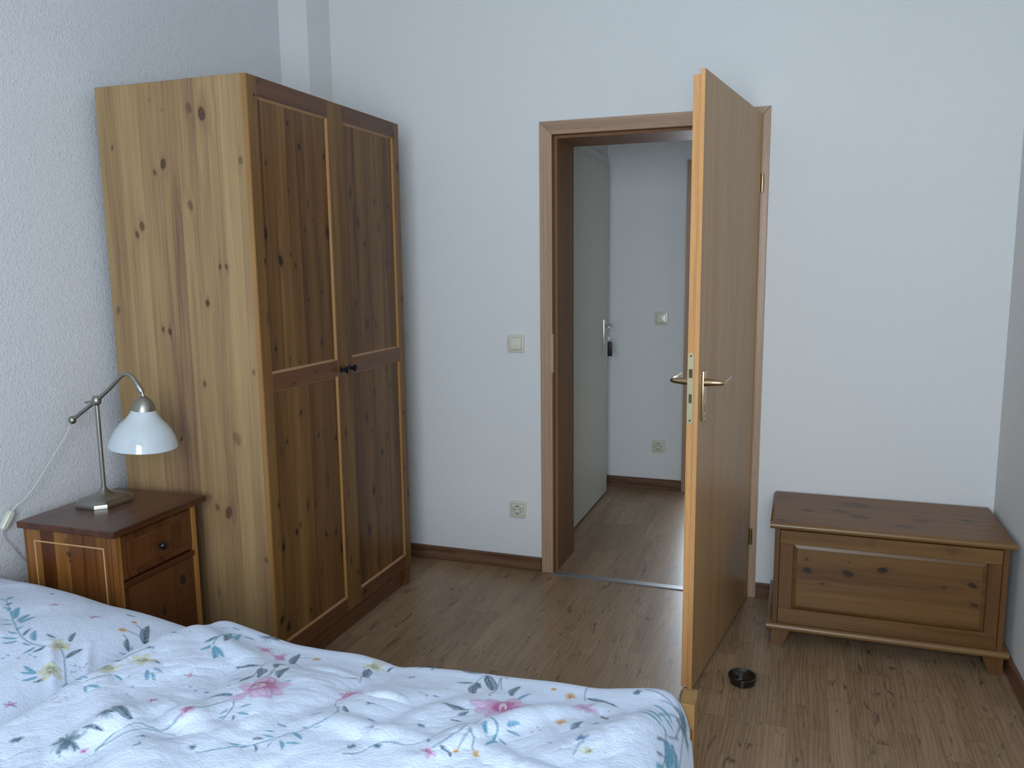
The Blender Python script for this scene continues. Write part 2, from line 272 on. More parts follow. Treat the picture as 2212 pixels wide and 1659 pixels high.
DUVET_PRINT=[('M','',-310,-1963,16,0),('L','t',-254,-1976,-294,-1959),('L','t',-272,-2025,-257,-2080),('L','t',-156,-1993,-160,-2029),('L','t',-167,-1961,-127,-2003),('L','t',5,-2043,-46,-2056),('L','t',24,-2125,-2,-2132),('L','t',37,-2150,36,-2101),('L','t',20,-2063,66,-2122),('L','t',95,-2111,72,-2036),('L','t',48,-2051,21,-1989),('L','t',66,-2208,18,-2224),('L','t',-34,-2370,-87,-2350),('L','t',-87,-2409,-54,-2403),('L','t',-255,-2221,-284,-2226),('L','t',-237,-2246,-257,-2254),('L','t',-234,-2189,-272,-2184),('L','t',-193,-2160,-158,-2162),('L','t',122,-2273,134,-2289),('L','t',207,-2330,227,-2324),('L','t',221,-2340,238,-2362),('L','t',34,-1974,11,-1908),('L','t',-387,-2274,-387,-2270),('L','c',-140,-2030,-141,-2066),('L','c',-145,-1969,-178,-1926),('L','c',-138,-1961,-164,-1906),('L','c',-134,-2027,-93,-2055),('L','c',-132,-2034,-99,-2076),('L','c',-148,-1908,-123,-1906),('L','c',-202,-1905,-215,-1918),('L','c',-178,-1888,-200,-1890),('L','c',132,-2106,123,-2126),('L','c',-257,-2351,-278,-2335),('L','c',-258,-2333,-241,-2333),('L','c',-251,-2367,-267,-2372),('L','c',-270,-2382,-270,-2393),('L','c',-285,-2390,-282,-2406),('L','c',-232,-2297,-244,-2305),('L','c',-212,-2295,-195,-2314),('L','c',-205,-2296,-180,-2293),('L','c',-231,-2275,-257,-2274),('L','c',-235,-2283,-262,-2283),('L','c',-192,-2261,-192,-2251),('L','c',-203,-2239,-171,-2250),('L','c',-162,-2194,-142,-2223),('L','c',-157,-2184,-133,-2183),('L','c',-147,-2198,-129,-2214),('L','c',119,-2246,143,-2241),('L','c',97,-2261,89,-2279),('L','c',126,-2264,155,-2267),('L','c',108,-2275,95,-2295),('L','c',111,-2298,109,-2309),('L','c',275,-2210,259,-2229),('L','c',283,-2262,264,-2264),('L','c',290,-2260,301,-2250),('L','c',259,-2290,290,-2304),('L','c',238,-2275,213,-2272),('L','c',230,-2297,211,-2302),('L','c',238,-2313,216,-2315),('L','c',203,-2364,213,-2349),('L','c',199,-2351,174,-2361),('L','c',250,-2343,246,-2324),('L','c',258,-2320,277,-2341),('L','c',271,-2323,296,-2317),('L','c',-265,-2365,-259,-2372),('L','c',-149,-2460,-148,-2460),('L','c',-150,-2499,-144,-2490),('L','c',-290,-2414,-304,-2410),('S','c',-137,-2025,-173,-1950,-168,-1919,-123,-1906),('S','t',-276,-2432,-275,-2384,-263,-2342,-263,-2306,-223,-2283,-209,-2241),('S','t',-273,-2203,-256,-2244,-272,-2273),('S','t',-237,-2189,-234,-2152,-228,-2128),('S','t',0,-2020,33,-2100,39,-2158),('S','t',27,-2017,74,-2102,79,-2159),('T','',-104,-1871,27,0),('T','',-95,-2442,34,0),('M','',-69,-1941,26,0),('M','',-18,-1954,27,0),('M','',107,-2176,55,0),('M','',-56,-2447,10,0),('M','',46,-2306,12,0),('O','',64,-1920,13,0),('O','',76,-1995,9,0),('O','',-299,-2047,8,0),('S','t',8,-1938,47,-1920),('S','t',16,-1950,68,-1987),('S','t',79,-2231,60,-2271,55,-2291,42,-2319,26,-2360,-20,-2369,-30,-2400,-35,-2439),('S','t',60,-2354,4,-2375,-16,-2406,-35,-2429),('Y','',-236,-2223,26,0),('Y','',-200,-2167,26,0),('U','',-88,-2155,15,0),('U','',-61,-2286,14,0),('B','',-236,-2039,9,0),('B','',-225,-2119,11,0),('B','',-17,-2195,9,0),('B','',-1,-2215,6,0),('B','',23,-2400,10,0),('B','',64,-2381,10,0),('B','',47,-2426,9,0),('T','',-72,-2377,13,0),('T','',127,-2388,8,0),('T','',-187,-2467,10,0),('T','',-252,-2416,9,0),('d','',-174,-2228,3,0),('d','',-145,-2257,3,0),('d','',-125,-2283,3,0),('d','',-51,-2197,3,0),('d','',-35,-2204,3,0),('d','',-1,-2167,3,0),('d','',33,-2174,3,0),('d','',-221,-2005,3,0),('d','',-244,-1966,2,0),('d','',-260,-2146,3,0),('d','',-263,-2150,2,0),('d','',33,-1846,3,0),('d','',54,-1844,3,0),('d','',-149,-2249,2,0),('d','',-135,-2281,2,0),('d','',-114,-2286,2,0),('d','',-2,-2331,2,0),('d','',33,-2336,2,0),('d','',34,-2399,2,0),('d','',55,-2387,2,0),('r','',-232,-2351,3,0),('r','',-217,-2340,3,0),('r','',-213,-2354,2,0),('r','',-206,-2346,2,0),('r','',-232,-2342,2,0),('S','c',90,-2234,104,-2258,111,-2292),('S','c',266,-2147,301,-2213,285,-2255,249,-2310,219,-2341,181,-2374,146,-2400),('M','',263,-2098,34,0),('M','',493,-1856,19,0),('M','',525,-1843,7,0),('M','',574,-2040,62,0),('M','',719,-1979,33,0),('M','',522,-2264,16,0),('U','',316,-1935,14,0),('Y','',198,-1896,27,0),('Y','',169,-1858,17,0),('Y','',780,-2178,13,0),('B','',418,-2029,10,0),('B','',438,-2067,6,0),('B','',334,-2143,12,0),('B','',364,-2198,14,0),('B','',775,-2074,12,0),('B','',767,-2148,15,0),('T','',458,-2179,10,0),('T','',814,-1886,9,0),('T','',381,-2290,11,0),('T','',426,-2274,8,0),('T','',896,-1877,18,0),('T','',901,-1900,24,0),('O','',675,-1914,16,0),('O','',635,-1900,8,0),('O','',701,-2074,14,0),('O','',563,-2246,8,0),('O','',602,-2244,13,0),('L','t',216,-2003,194,-2016),('L','t',198,-1920,216,-1982),('L','t',237,-1902,236,-1873),('L','t',457,-1869,404,-1868),('L','t',459,-1921,425,-1934),('L','t',472,-1876,516,-1957),('L','t',486,-1984,466,-1912),('L','t',486,-1951,472,-1915),('L','t',527,-1839,555,-1844),('L','t',511,-1873,523,-1880),('L','t',518,-2081,457,-2078),('L','t',504,-2115,520,-2087),('L','t',560,-1965,563,-1907),('L','t',527,-2137,501,-2132),('L','t',712,-1915,780,-1954),('L','t',687,-1854,713,-1848),('L','t',732,-2106,741,-2052),('L','t',758,-2002,790,-2042),('L','t',742,-1833,774,-1854),('L','t',870,-2063,881,-2035),('L','t',518,-2239,502,-2228),('L','t',536,-2244,562,-2263),('L','t',313,-2194,292,-2160),('L','t',877,-2101,887,-2082),('L','c',309,-1846,272,-1832),('L','c',310,-1857,306,-1883),('L','c',320,-1856,354,-1869),('L','c',327,-1858,342,-1884),('L','c',585,-2190,587,-2151),('L','c',613,-2145,632,-2120),('L','c',615,-2153,649,-2159),('L','c',603,-2197,605,-2168),('L','c',607,-2223,616,-2192),('L','c',613,-2178,637,-2197),('L','c',852,-1934,882,-1950),('L','c',860,-1962,888,-1969),('L','c',840,-1973,868,-1990),('L','c',831,-2003,871,-2005),('L','c',885,-2023,894,-2097),('L','c',893,-2005,899,-2068),('L','c',901,-2005,915,-2069),('L','c',883,-2137,891,-2108),('L','c',880,-2032,899,-2102),('L','c',597,-1943,576,-1976),('S','t',468,-1873,463,-1913,471,-1966),('S','t',506,-1874,530,-1935),('S','t',506,-1881,519,-1934,522,-1993),('S','t',192,-1928,224,-2010),('S','t',536,-2140,521,-2190,497,-2235,468,-2254,430,-2261,404,-2300,381,-2316),('S','t',576,-2146,557,-2199,533,-2244,504,-2263),('S','t',567,-2192,562,-2240),('S','t',568,-2195,595,-2236),('S','c',588,-2141,604,-2162,608,-2223),('S','t',712,-1933,699,-1874,711,-1850),('S','t',770,-2159,754,-2198),('S','t',897,-1882,875,-1890,856,-1909),('S','t',897,-1882,863,-1887,827,-1876),('S','t',897,-1882,876,-1860,856,-1848),('S','t',897,-1882,892,-1915,892,-1974),('S','t',897,-1882,876,-1922,860,-1978),('S','t',897,-1882,904,-1937,917,-2037),('S','t',897,-1882,885,-1879,876,-1888),('S','t',870,-1999,882,-2009,896,-1955),('S','t',875,-2001,887,-2066,892,-2128),('d','',386,-2035,3,0),('d','',424,-1980,2,0),('d','',401,-2040,3,0),('d','',795,-2009,2,0),('d','',800,-2060,2,0),('d','',819,-2057,4,0),('d','',714,-2172,3,0),('d','',735,-2194,2,0),('d','',747,-2184,3,0),('d','',771,-1976,2,0),('d','',794,-2022,2,0),('d','',708,-2171,2,0),('r','',666,-2137,3,0),('r','',669,-2118,3,0),('r','',679,-2128,3,0),('r','',680,-2117,2,0),('r','',398,-2233,3,0),('r','',409,-2238,2,0),('r','',397,-2243,2,0)]
# ------------------------------------------------------------------ materials
def wallmat(name, col, sc=110, st=0.35, dist=0.002):
    m, nt, b = newmat(name)
    tc = nd(nt, 'ShaderNodeTexCoord').outputs['Object']
    n1 = noise(nt, tc, sc, 3, 0.55); n2 = ramp(nt, noise(nt, tc, sc*0.55, 2, 0.5), [(0.5, 0.0), (0.68, 1.0)])
    h = math_(nt, 'ADD', n1, math_(nt, 'MULTIPLY', n2, 0.9))
    big = noise(nt, tc, 1.3, 2)
    nt.links.new(mix(nt, big, (*[c*0.97 for c in col], 1), (*[min(1, c*1.02) for c in col], 1)), b.inputs['Base Color'])
    b.inputs['Roughness'].default_value = 0.85; b.inputs['Specular IOR Level'].default_value = 0.2
    nt.links.new(bump(nt, h, st, dist), b.inputs['Normal'])
    return m
M_wall = wallmat('woodchip_wallpaper', (0.74, 0.75, 0.745), 150, 0.22, 0.003)
M_wall_l = wallmat('woodchip_wallpaper_coarse', (0.70, 0.71, 0.735), 230, 0.5, 0.0025)
M_ceil = wallmat('ceiling_paint', (0.75, 0.75, 0.74), 60, 0.1)
PINE = [(0.235, 0.135, 0.075), (0.37, 0.235, 0.125), (0.46, 0.31, 0.165), (0.53, 0.375, 0.21)]
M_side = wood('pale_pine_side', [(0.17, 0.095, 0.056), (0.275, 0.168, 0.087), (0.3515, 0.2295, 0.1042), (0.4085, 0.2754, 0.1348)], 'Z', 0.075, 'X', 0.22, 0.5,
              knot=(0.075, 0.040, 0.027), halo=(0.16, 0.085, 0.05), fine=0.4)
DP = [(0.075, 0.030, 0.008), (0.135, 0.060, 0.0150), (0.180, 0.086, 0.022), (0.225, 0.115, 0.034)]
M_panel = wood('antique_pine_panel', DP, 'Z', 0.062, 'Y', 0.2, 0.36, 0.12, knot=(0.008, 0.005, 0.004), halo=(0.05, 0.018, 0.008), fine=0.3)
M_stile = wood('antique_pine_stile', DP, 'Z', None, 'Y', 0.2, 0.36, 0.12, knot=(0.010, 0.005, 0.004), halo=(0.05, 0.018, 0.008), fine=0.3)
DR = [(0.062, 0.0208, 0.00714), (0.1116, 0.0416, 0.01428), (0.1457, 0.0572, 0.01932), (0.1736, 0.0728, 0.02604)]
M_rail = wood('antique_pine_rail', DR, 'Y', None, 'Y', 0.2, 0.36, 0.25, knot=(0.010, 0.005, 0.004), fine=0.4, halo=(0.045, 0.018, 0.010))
M_mould = plain('honey_pine_moulding', (0.34, 0.165, 0.048), 0.3, coat=0.3)
M_edge = wood('pine_edge', [(0.22, 0.11, 0.035), (0.33, 0.175, 0.06), (0.38, 0.21, 0.08)], 'Z', None, 'Y', 0.1, 0.4)
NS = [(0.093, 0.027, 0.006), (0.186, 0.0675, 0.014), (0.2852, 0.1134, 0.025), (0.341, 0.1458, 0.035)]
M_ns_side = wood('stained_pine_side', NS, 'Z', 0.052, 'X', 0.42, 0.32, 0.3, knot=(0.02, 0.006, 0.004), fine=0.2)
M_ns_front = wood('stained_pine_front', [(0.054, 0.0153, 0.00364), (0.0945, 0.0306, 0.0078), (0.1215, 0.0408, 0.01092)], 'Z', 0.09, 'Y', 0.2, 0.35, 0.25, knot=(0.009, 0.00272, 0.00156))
M_ns_rail = wood('stained_pine_rail', [(0.045, 0.0126, 0.0042), (0.0765, 0.0234, 0.0072), (0.099, 0.0324, 0.0105)], 'Y', None, 'Y', 0.1, 0.35, 0.25)
M_ns_top = wood('stained_pine_top', [(0.0528, 0.01555, 0.006098), (0.09464, 0.0311, 0.01247), (0.1166, 0.04147, 0.01719)], 'Y', 0.09, 'X', 0.1, 0.3, 0.35, knot=(0.0308, 0.01037, 0.005544), marks=0.4)
CH = [(0.078, 0.034, 0.0095), (0.125, 0.059, 0.0165), (0.16, 0.080, 0.024), (0.195, 0.102, 0.033)]
M_ch_panel = wood('chest_pine_panel', CH, 'X', 0.07, 'Z', 0.10, 0.4, 0.2, knot=(0.022, 0.010, 0.007), halo=(0.06, 0.026, 0.010), fine=0.25)
M_ch_h = wood('chest_pine_horizontal', CH, 'X', None, 'Z', 0.15, 0.4, 0.2, knot=(0.06, 0.025, 0.012))
M_ch_v = wood('chest_pine_vertical', [(0.07508, 0.0288, 0.008694), (0.1328, 0.0576, 0.01739), (0.1675, 0.07776, 0.02415)], 'Z', None, 'X', 0.2, 0.4, 0.2)
M_ch_lid = wood('chest_pine_lid', [(0.1202, 0.04583, 0.01201), (0.1939, 0.08424, 0.02402), (0.2367, 0.1078, 0.03203)], 'X', 0.085, 'Y', 0.08, 0.42, 0.1, knot=(0.03353, 0.01498, 0.008008), halo=(0.07663, 0.03182, 0.0131))
M_ch_mould = wood('chest_pine_moulding', [(0.1395, 0.0696, 0.0216), (0.1906, 0.1022, 0.0342), (0.2232, 0.1261, 0.0468)], 'X', None, 'Z', 0.1, 0.3, 0.4)
M_bed = wood('bed_pine', [(0.132, 0.0522, 0.0154), (0.216, 0.0957, 0.0275), (0.276, 0.1363, 0.044)], 'Y', None, 'Z', 0.1, 0.4, 0.2)
M_bed_p = wood('bed_pine_post', [(0.2232, 0.114, 0.0385), (0.2976, 0.168, 0.0605), (0.341, 0.204, 0.0825)], 'Z', None, 'Z', 0.1, 0.45)
BEECH = [(0.33, 0.205, 0.13), (0.43, 0.285, 0.185), (0.48, 0.325, 0.215)]
M_leaf = wood('door_veneer', [(0.3603, 0.2076, 0.09216), (0.4476, 0.267, 0.1229), (0.5022, 0.3065, 0.1459)], 'Z', None, 'Y', 0.03, 0.42, 0.08, pores=0.35, fine=0.5, s=0.7)
M_leafedge = wood('door_edge_veneer', [(0.504, 0.2363, 0.075), (0.672, 0.3465, 0.13), (0.792, 0.4305, 0.18)], 'Z', None, 'Y', 0.05, 0.4, 0.1, pores=0.2)
M_cas_v = wood('casing_veneer_upright', BEECH, 'Z', None, 'X', 0.1, 0.4, 0.1, pores=0.3, wave=0.25, s=0.8)
M_cas_h = wood('casing_veneer_level', BEECH, 'X', None, 'X', 0.1, 0.4, 0.1, pores=0.3, wave=0.45, s=0.8)
M_lining = wood('lining_veneer', [(0.1863, 0.091, 0.03822), (0.2349, 0.119, 0.05187), (0.2673, 0.14, 0.06552)], 'Z', None, 'X', 0.05, 0.6, 0.0, pores=0.2)
M_rebate = plain('rebate_seal_wood', (0.27, 0.125, 0.035), 0.5)
SK = [(0.0935, 0.0425, 0.0225), (0.1485, 0.075, 0.04275), (0.187, 0.1, 0.0585)]
M_base_x = wood('skirting_laminate_x', SK, 'X', None, 'X', 0.1, 0.4, wave=0.5, s=1.6, marks=0.4)
M_base_y = wood('skirting_laminate_y', SK, 'Y', None, 'X', 0.1, 0.4, wave=0.5, s=1.6, marks=0.4)
M_nickel = plain('brushed_nickel', (0.36, 0.35, 0.31), 0.36, 1.0)
M_alu = plain('champagne_aluminium', (0.50, 0.36, 0.20), 0.22, 1.0)
M_lock = plain('brass_toned_steel', (0.50, 0.44, 0.27), 0.5, 0.6, bumps=(400, 0.2, 0.0005))
M_steel = plain('satin_steel', (0.62, 0.66, 0.62), 0.3, 1.0)
M_dark = plain('dark_recess', (0.012, 0.010, 0.008), 0.6)
M_knob = plain('blackened_metal', (0.02, 0.02, 0.024), 0.25, 0.6)
M_plate = plain('cream_plastic', (0.66, 0.64, 0.52), 0.3, coat=0.2)
M_plate2 = plain('cream_plastic_rocker', (0.70, 0.68, 0.56), 0.25, coat=0.2)
M_white_door = plain('white_lacquer_door', (0.6072, 0.6164, 0.558), 0.5)
M_white = plain('white_lacquer', (0.66, 0.67, 0.63), 0.5)
M_cord = plain('white_cord', (0.62, 0.64, 0.62), 0.4)
M_black = plain('black_gloss', (0.004, 0.004, 0.005), 0.12, coat=0.5)
M_leather = plain('black_leather', (0.006, 0.006, 0.007), 0.35, bumps=(90, 0.3, 0.001))
M_strip = plain('aluminium_threshold', (0.30, 0.31, 0.32), 0.45, 0.7)
m, nt, b = newmat('opal_glass'); M_opal = m
b.inputs['Base Color'].default_value = (0.56, 0.62, 0.65, 1); b.inputs['Roughness'].default_value = 0.15
b.inputs['Subsurface Weight'].default_value = 0.0; b.inputs['Coat Weight'].default_value = 0.5
m, nt, b = newmat('window_glass'); M_glass = m
b.inputs['Transmission Weight'].default_value = 1; b.inputs['Roughness'].default_value = 0.0; b.inputs['IOR'].default_value = 1.0
# laminate floor: strips 61 mm wide running along Y, every stave with its own tone
m, nt, b = newmat('strip_laminate'); M_floor = m
sp = nd(nt, 'ShaderNodeSeparateXYZ'); nt.links.new(nd(nt, 'ShaderNodeTexCoord').outputs['Object'], sp.inputs[0])
X, Y = sp.outputs[0], sp.outputs[1]
fx = math_(nt, 'DIVIDE', math_(nt, 'ADD', X, 10.02), 0.0625); ix = math_(nt, 'FLOOR', fx); ux = math_(nt, 'FRACT', fx)
ro = white(nt, xyz(nt, ix, 1.5, 7.0)).outputs[0]
fy = math_(nt, 'ADD', math_(nt, 'DIVIDE', math_(nt, 'ADD', Y, 20.0), 0.43), math_(nt, 'MULTIPLY', ro, 5.0)); iy = math_(nt, 'FLOOR', fy); uy = math_(nt, 'FRACT', fy)
wn = white(nt, xyz(nt, ix, iy, 2.0)); rnd = wn.outputs[0]
o = math_(nt, 'MULTIPLY', rnd, 60.0)
va = xyz(nt, math_(nt, 'ADD', math_(nt, 'MULTIPLY', X, 26), o), math_(nt, 'MULTIPLY', Y, 2.6), o)
vb = xyz(nt, math_(nt, 'ADD', math_(nt, 'MULTIPLY', X, 230), o), math_(nt, 'MULTIPLY', Y, 9), o)
w = nd(nt, 'ShaderNodeTexWave', wave_type='BANDS', bands_direction='X'); nt.links.new(va, w.inputs[0])
w.inputs['Scale'].default_value = 0.9; w.inputs['Distortion'].default_value = 11; w.inputs['Detail'].default_value = 3; w.inputs['Detail Scale'].default_value = 1.2
n1 = noise(nt, va, 1, 4, 0.6, 0.8); n2 = noise(nt, vb, 1, 2, 0.6)
t = math_(nt, 'ADD', math_(nt, 'MULTIPLY', n1, 0.45), math_(nt, 'MULTIPLY', n2, 0.30))
t = math_(nt, 'ADD', t, math_(nt, 'MULTIPLY', w.outputs[1], 0.13))
t = math_(nt, 'ADD', t, math_(nt, 'MULTIPLY', rnd, 0.15)); t = math_(nt, 'SUBTRACT', t, 0.0)
col = ramp(nt, t, [(0.22, (0.17, 0.098, 0.055)), (0.42, (0.28, 0.178, 0.105)), (0.6, (0.36, 0.243, 0.150)), (0.8, (0.43, 0.305, 0.198))])
hue = mix(nt, 0.03, col, wn.outputs[1], 'SOFT_LIGHT')
vk = xyz(nt, math_(nt, 'ADD', math_(nt, 'MULTIPLY', X, 30), o), math_(nt, 'MULTIPLY', Y, 8), o)
mk = ramp(nt, noise(nt, vk, 1, 3, 0.6, 1.2), [(0.29, 1.0), (0.40, 0.0)])
hue = mix(nt, math_(nt, 'MULTIPLY', mk, 0.7), hue, (0.055, 0.033, 0.022, 1))
sx = ramp(nt, math_(nt, 'ABSOLUTE', math_(nt, 'SUBTRACT', ux, 0.5)), [(0.478, 0.0), (0.497, 1.0)])
sy = ramp(nt, math_(nt, 'ABSOLUTE', math_(nt, 'SUBTRACT', uy, 0.5)), [(0.494, 0.0), (0.499, 1.0)])
sm = math_(nt, 'MULTIPLY', math_(nt, 'MAXIMUM', sx, sy), 0.35)
hue = mix(nt, sm, hue, (0.09, 0.058, 0.04, 1))
hue = mix(nt, 1.0, hue, (0.93, 0.91, 0.87, 1), 'MULTIPLY')
nt.links.new(hue, b.inputs['Base Color']); b.inputs['Roughness'].default_value = 0.30; b.inputs['Specular IOR Level'].default_value = 0.45
nt.links.new(bump(nt, n2, 0.12, 0.001), b.inputs['Normal'])

# ------------------------------------------------------------------ setting
XL, XR, YF, ZC = -1.165, 1.828, -4.30, 2.90          # bedroom
HX0, HY0, HY1 = -0.062, 0.297, 1.545                 # hall
def boxes(*bs):
    bm = bmesh.new()
    for q in bs: add_box(bm, *q)
    return bm
struct('floor', boxes((XL-.1, 3.4, YF-.1, 4.4, -.05, 0)), M_floor, 'brown oak-look laminate floor with staggered strips', 'floor')
struct('ceiling', boxes((XL-.1, 3.4, YF-.1, 4.4, ZC, ZC+.05)), M_ceil, 'white ceiling above the frame', 'ceiling')
struct('wall_left', boxes((XL-.1, XL, YF-.1, .297, 0, ZC)), M_wall_l, 'white woodchip wall behind the nightstand and wardrobe', 'wall')
struct('wall_right', boxes((XR, XR+.1, YF-.1, 0, 0, ZC)), M_wall, 'white wall at the right edge beside the chest', 'wall')
struct('wall_back', boxes((XL, .045, 0, HY0, 0, ZC), (.905, 3.3, 0, HY0, 0, ZC), (.045, .905, 0, HY0, 1.985, ZC)), M_wall, 'white wall with the open doorway', 'wall')
struct('wall_front', boxes((XL, .32, YF-.1, YF, 0, ZC), (1.58, XR, YF-.1, YF, 0, ZC), (.32, 1.58, YF-.1, YF, 0, .8), (.32, 1.58, YF-.1, YF, 2.3, ZC)), M_wall, 'window wall behind the camera', 'wall')
struct('trim_1', boxes((XL, -1.018, -.1843, 0, 0, ZC)), M_wall, 'white boxed-in pipe column in the corner behind the wardrobe', 'column')
bm = bmesh.new()
for q in ((.32, .38, .8, 2.3), (1.52, 1.58, .8, 2.3)): add_box(bm, q[0], q[1], YF-.06, YF-.01, q[2], q[3], .004)
for q in ((.38, 1.52, .8, .86), (.38, 1.52, 2.24, 2.3)): add_box(bm, q[0], q[1], YF-.06, YF-.01, q[2], q[3], .004)
wo = struct('window_1', bm, M_white, 'white window frame behind the camera', 'window')
obj('window_pane', boxes((.38, 1.52, YF-.04, YF-.035, .86, 2.24)), M_glass, wo)
# hall and the bright room beyond it
struct('wall_hall_left', boxes((HX0-.1, HX0, HY0, HY1+.1, 0, ZC)), M_wall, 'hall wall holding the white door', 'wall')
struct('wall_hall_back', boxes((HX0, .46, HY1, HY1+.12, 0, ZC), (1.32, 3.3, HY1, HY1+.12, 0, ZC), (.46, 1.32, HY1, HY1+.12, 1.985, ZC)), M_wall, 'white hall wall with a light switch and a socket', 'wall')
struct('wall_hall_right', boxes((3.3, 3.4, 0, 4.4, 0, ZC)), M_wall, 'far end wall of the hall', 'wall')
struct('wall_far_room_left', boxes((-.5, -.4, HY1+.12, 4.3, 0, ZC)), M_wall, 'left wall of the room across the hall', 'wall')
struct('wall_far_room_back', boxes((-.4, .05, 4.2, 4.3, 0, ZC), (1.65, 3.3, 4.2, 4.3, 0, ZC), (.05, 1.65, 4.2, 4.3, 0, .35), (.05, 1.65, 4.2, 4.3, 2.35, ZC)), M_wall, 'window wall of the room across the hall', 'wall')

# skirting boards, rounded top
def skirt(name, a, b, axis, at, side, mat, label):
    bm = bmesh.new(); h = .066; t = .013
    pr = [(0, 0), (t, 0), (t, h-.006), (t-.004, h), (0, h)]
    pr = [(at+side*p, q) for p, q in pr]
    add_prism(bm, pr, axis, a, b)
    return struct(name, bm, mat, label, 'baseboard')
skirt('baseboard_back', -1.018, -.002, 0, 0, -1, M_base_x, 'brown laminate skirting between wardrobe and door')
skirt('baseboard_back_right', .957, XR, 0, 0, -1, M_base_x, 'brown laminate skirting behind the chest')
skirt('baseboard_right', YF, -.0135, 1, XR, -1, M_base_y, 'brown laminate skirting along the right wall')
skirt('baseboard_left', YF, -.1845, 1, XL, 1, M_base_y, 'brown laminate skirting along the left wall')
skirt('baseboard_hall', HX0, .4235, 0, HY1, -1, M_base_x, 'brown laminate skirting on the hall wall')
struct('trim_2', boxes((.056, .905, -.028, .008, 0, .004)), M_strip, 'metal threshold strip between bedroom and hall floor', 'threshold strip')

# ------------------------------------------------------------------ bedroom door (frame, leaf, fittings)
d1 = thing('door_1', 'open beech-veneer door with brass-toned lever, in its wooden frame', 'door', (0.926, -.024, 0), kind='structure')
DO = (0.926, -.024, 0)
HT = 2.025
def casing(name, pts, mat, axis, a, b):
    bm = bmesh.new(); add_prism(bm, pts, axis, a, b); return obj(name, bm, mat, d1, origin=DO)
# mitred casings: three boards whose outlines lie in the wall plane
def board(name, outline, y0, y1, mat, bev=.003):
    bm = bmesh.new(); add_prism(bm, outline, 1, y0, y1)
    es = [e for e in bm.edges if abs(e.verts[0].co.y-y0) < 1e-6 and abs(e.verts[1].co.y-y0) < 1e-6]
    bmesh.ops.bevel(bm, geom=es, offset=bev, segments=2, affect='EDGES', profile=.6)
    return obj(name, bm, mat, d1, origin=DO)
board('casing', [(0, 0), (.056, 0), (.056, HT-.056), (0, HT)], -.012, 0, M_cas_v)
board('casing', [(.955, 0), (.955, HT), (.899, HT-.056), (.899, 0)], -.012, 0, M_cas_v)
board('casing', [(0, HT), (.056, HT-.056), (.899, HT-.056), (.955, HT)], -.012, 0, M_cas_h)
obj('rebate', boxes((.046, .0565, -.0115, .030, 0, HT-.056), (.8985, .909, -.0115, .030, 0, HT-.056), (.046, .909, -.0115, .030, HT-.0565, HT-.046)), M_rebate, d1, origin=DO)
obj('lining', boxes((.0455, .068, .030, HY0+.004, 0, HT-.068)), M_lining, d1, origin=DO)
obj('lining', boxes((.887, .9095, .030, HY0+.004, 0, HT-.068)), M_lining, d1, origin=DO)
obj('lining', boxes((.0455, .9095, .030, HY0+.004, HT-.068, HT-.046)), M_lining, d1, origin=DO)
obj('strike_plate', boxes((.0525, .0575, -.0125, .016, .94, 1.112)), M_lock, d1, origin=DO)
for zz in (1.73, .275):
    bm = bmesh.new(); add_lathe(bm, [(.0, -.036), (.006, -.034), (.007, 0), (.006, .034), (0, .036)], (.9315, -.027, zz), 'Z', 12, False)
    obj('hinge', bm, M_alu, d1, True, origin=DO)
# leaf in its own axes: -Y runs from the hinge to the free edge, -X is the thickness
LA = 1.4246 - PI/2
leaf_bm = bmesh.new()
z0, z1 = .009, 1.992
add_prism(leaf_bm, [(0, 0), (0, -.86), (-.014, -.86), (-.014, 0)], 2, z0, z1)
leaf = obj('door_leaf', leaf_bm, M_leaf, d1); leaf.rotation_euler = (0, 0, LA)
core = bmesh.new(); add_box(core, -.040, -.0141, -.847, -.013, z0, z1-.013, .001, 1); obj('leaf_core', core, M_leaf, leaf)
eb = boxes((-.0395, -.0142, -.8482, -.8469, z0, z1-.013), (-.0138, -.0003, -.8612, -.8599, z0, z1)); obj('edge_band', eb, M_leafedge, leaf)
bm = bmesh.new()
pts = []
for k in range(9): a = PI*k/8; pts.append((-.0285+.0095*math.cos(a), 1.130+.0095*math.sin(a)))
for k in range(9): a = PI+PI*k/8; pts.append((-.0285+.0095*math.cos(a), .9175+.0095*math.sin(a)))
add_prism(bm, pts, 1, -.8497, -.8480); lockp = obj('lock_plate', bm, M_lock, leaf)
bm = bmesh.new()
add_box(bm, -.0345, -.0225, -.8501, -.8490, 1.058, 1.086); add_box(bm, -.0335, -.0235, -.8501, -.8490, .977, 1.006)
for zz in (1.128, .920): add_lathe(bm, [(.0001, -.8502), (.0035, -.8502), (.0035, -.849)], (-.0285, 0, zz), 'Y', 14)
obj('lock_openings', bm, plain('lock_recess', (.10, .075, .035), .5, .4), leaf)
bm = bmesh.new(); add_prism(bm, [(-.032, -.8498), (-.026, -.8498), (-.032, -.857)], 2, 1.060, 1.084); obj('latch_bolt', bm, M_steel, leaf)
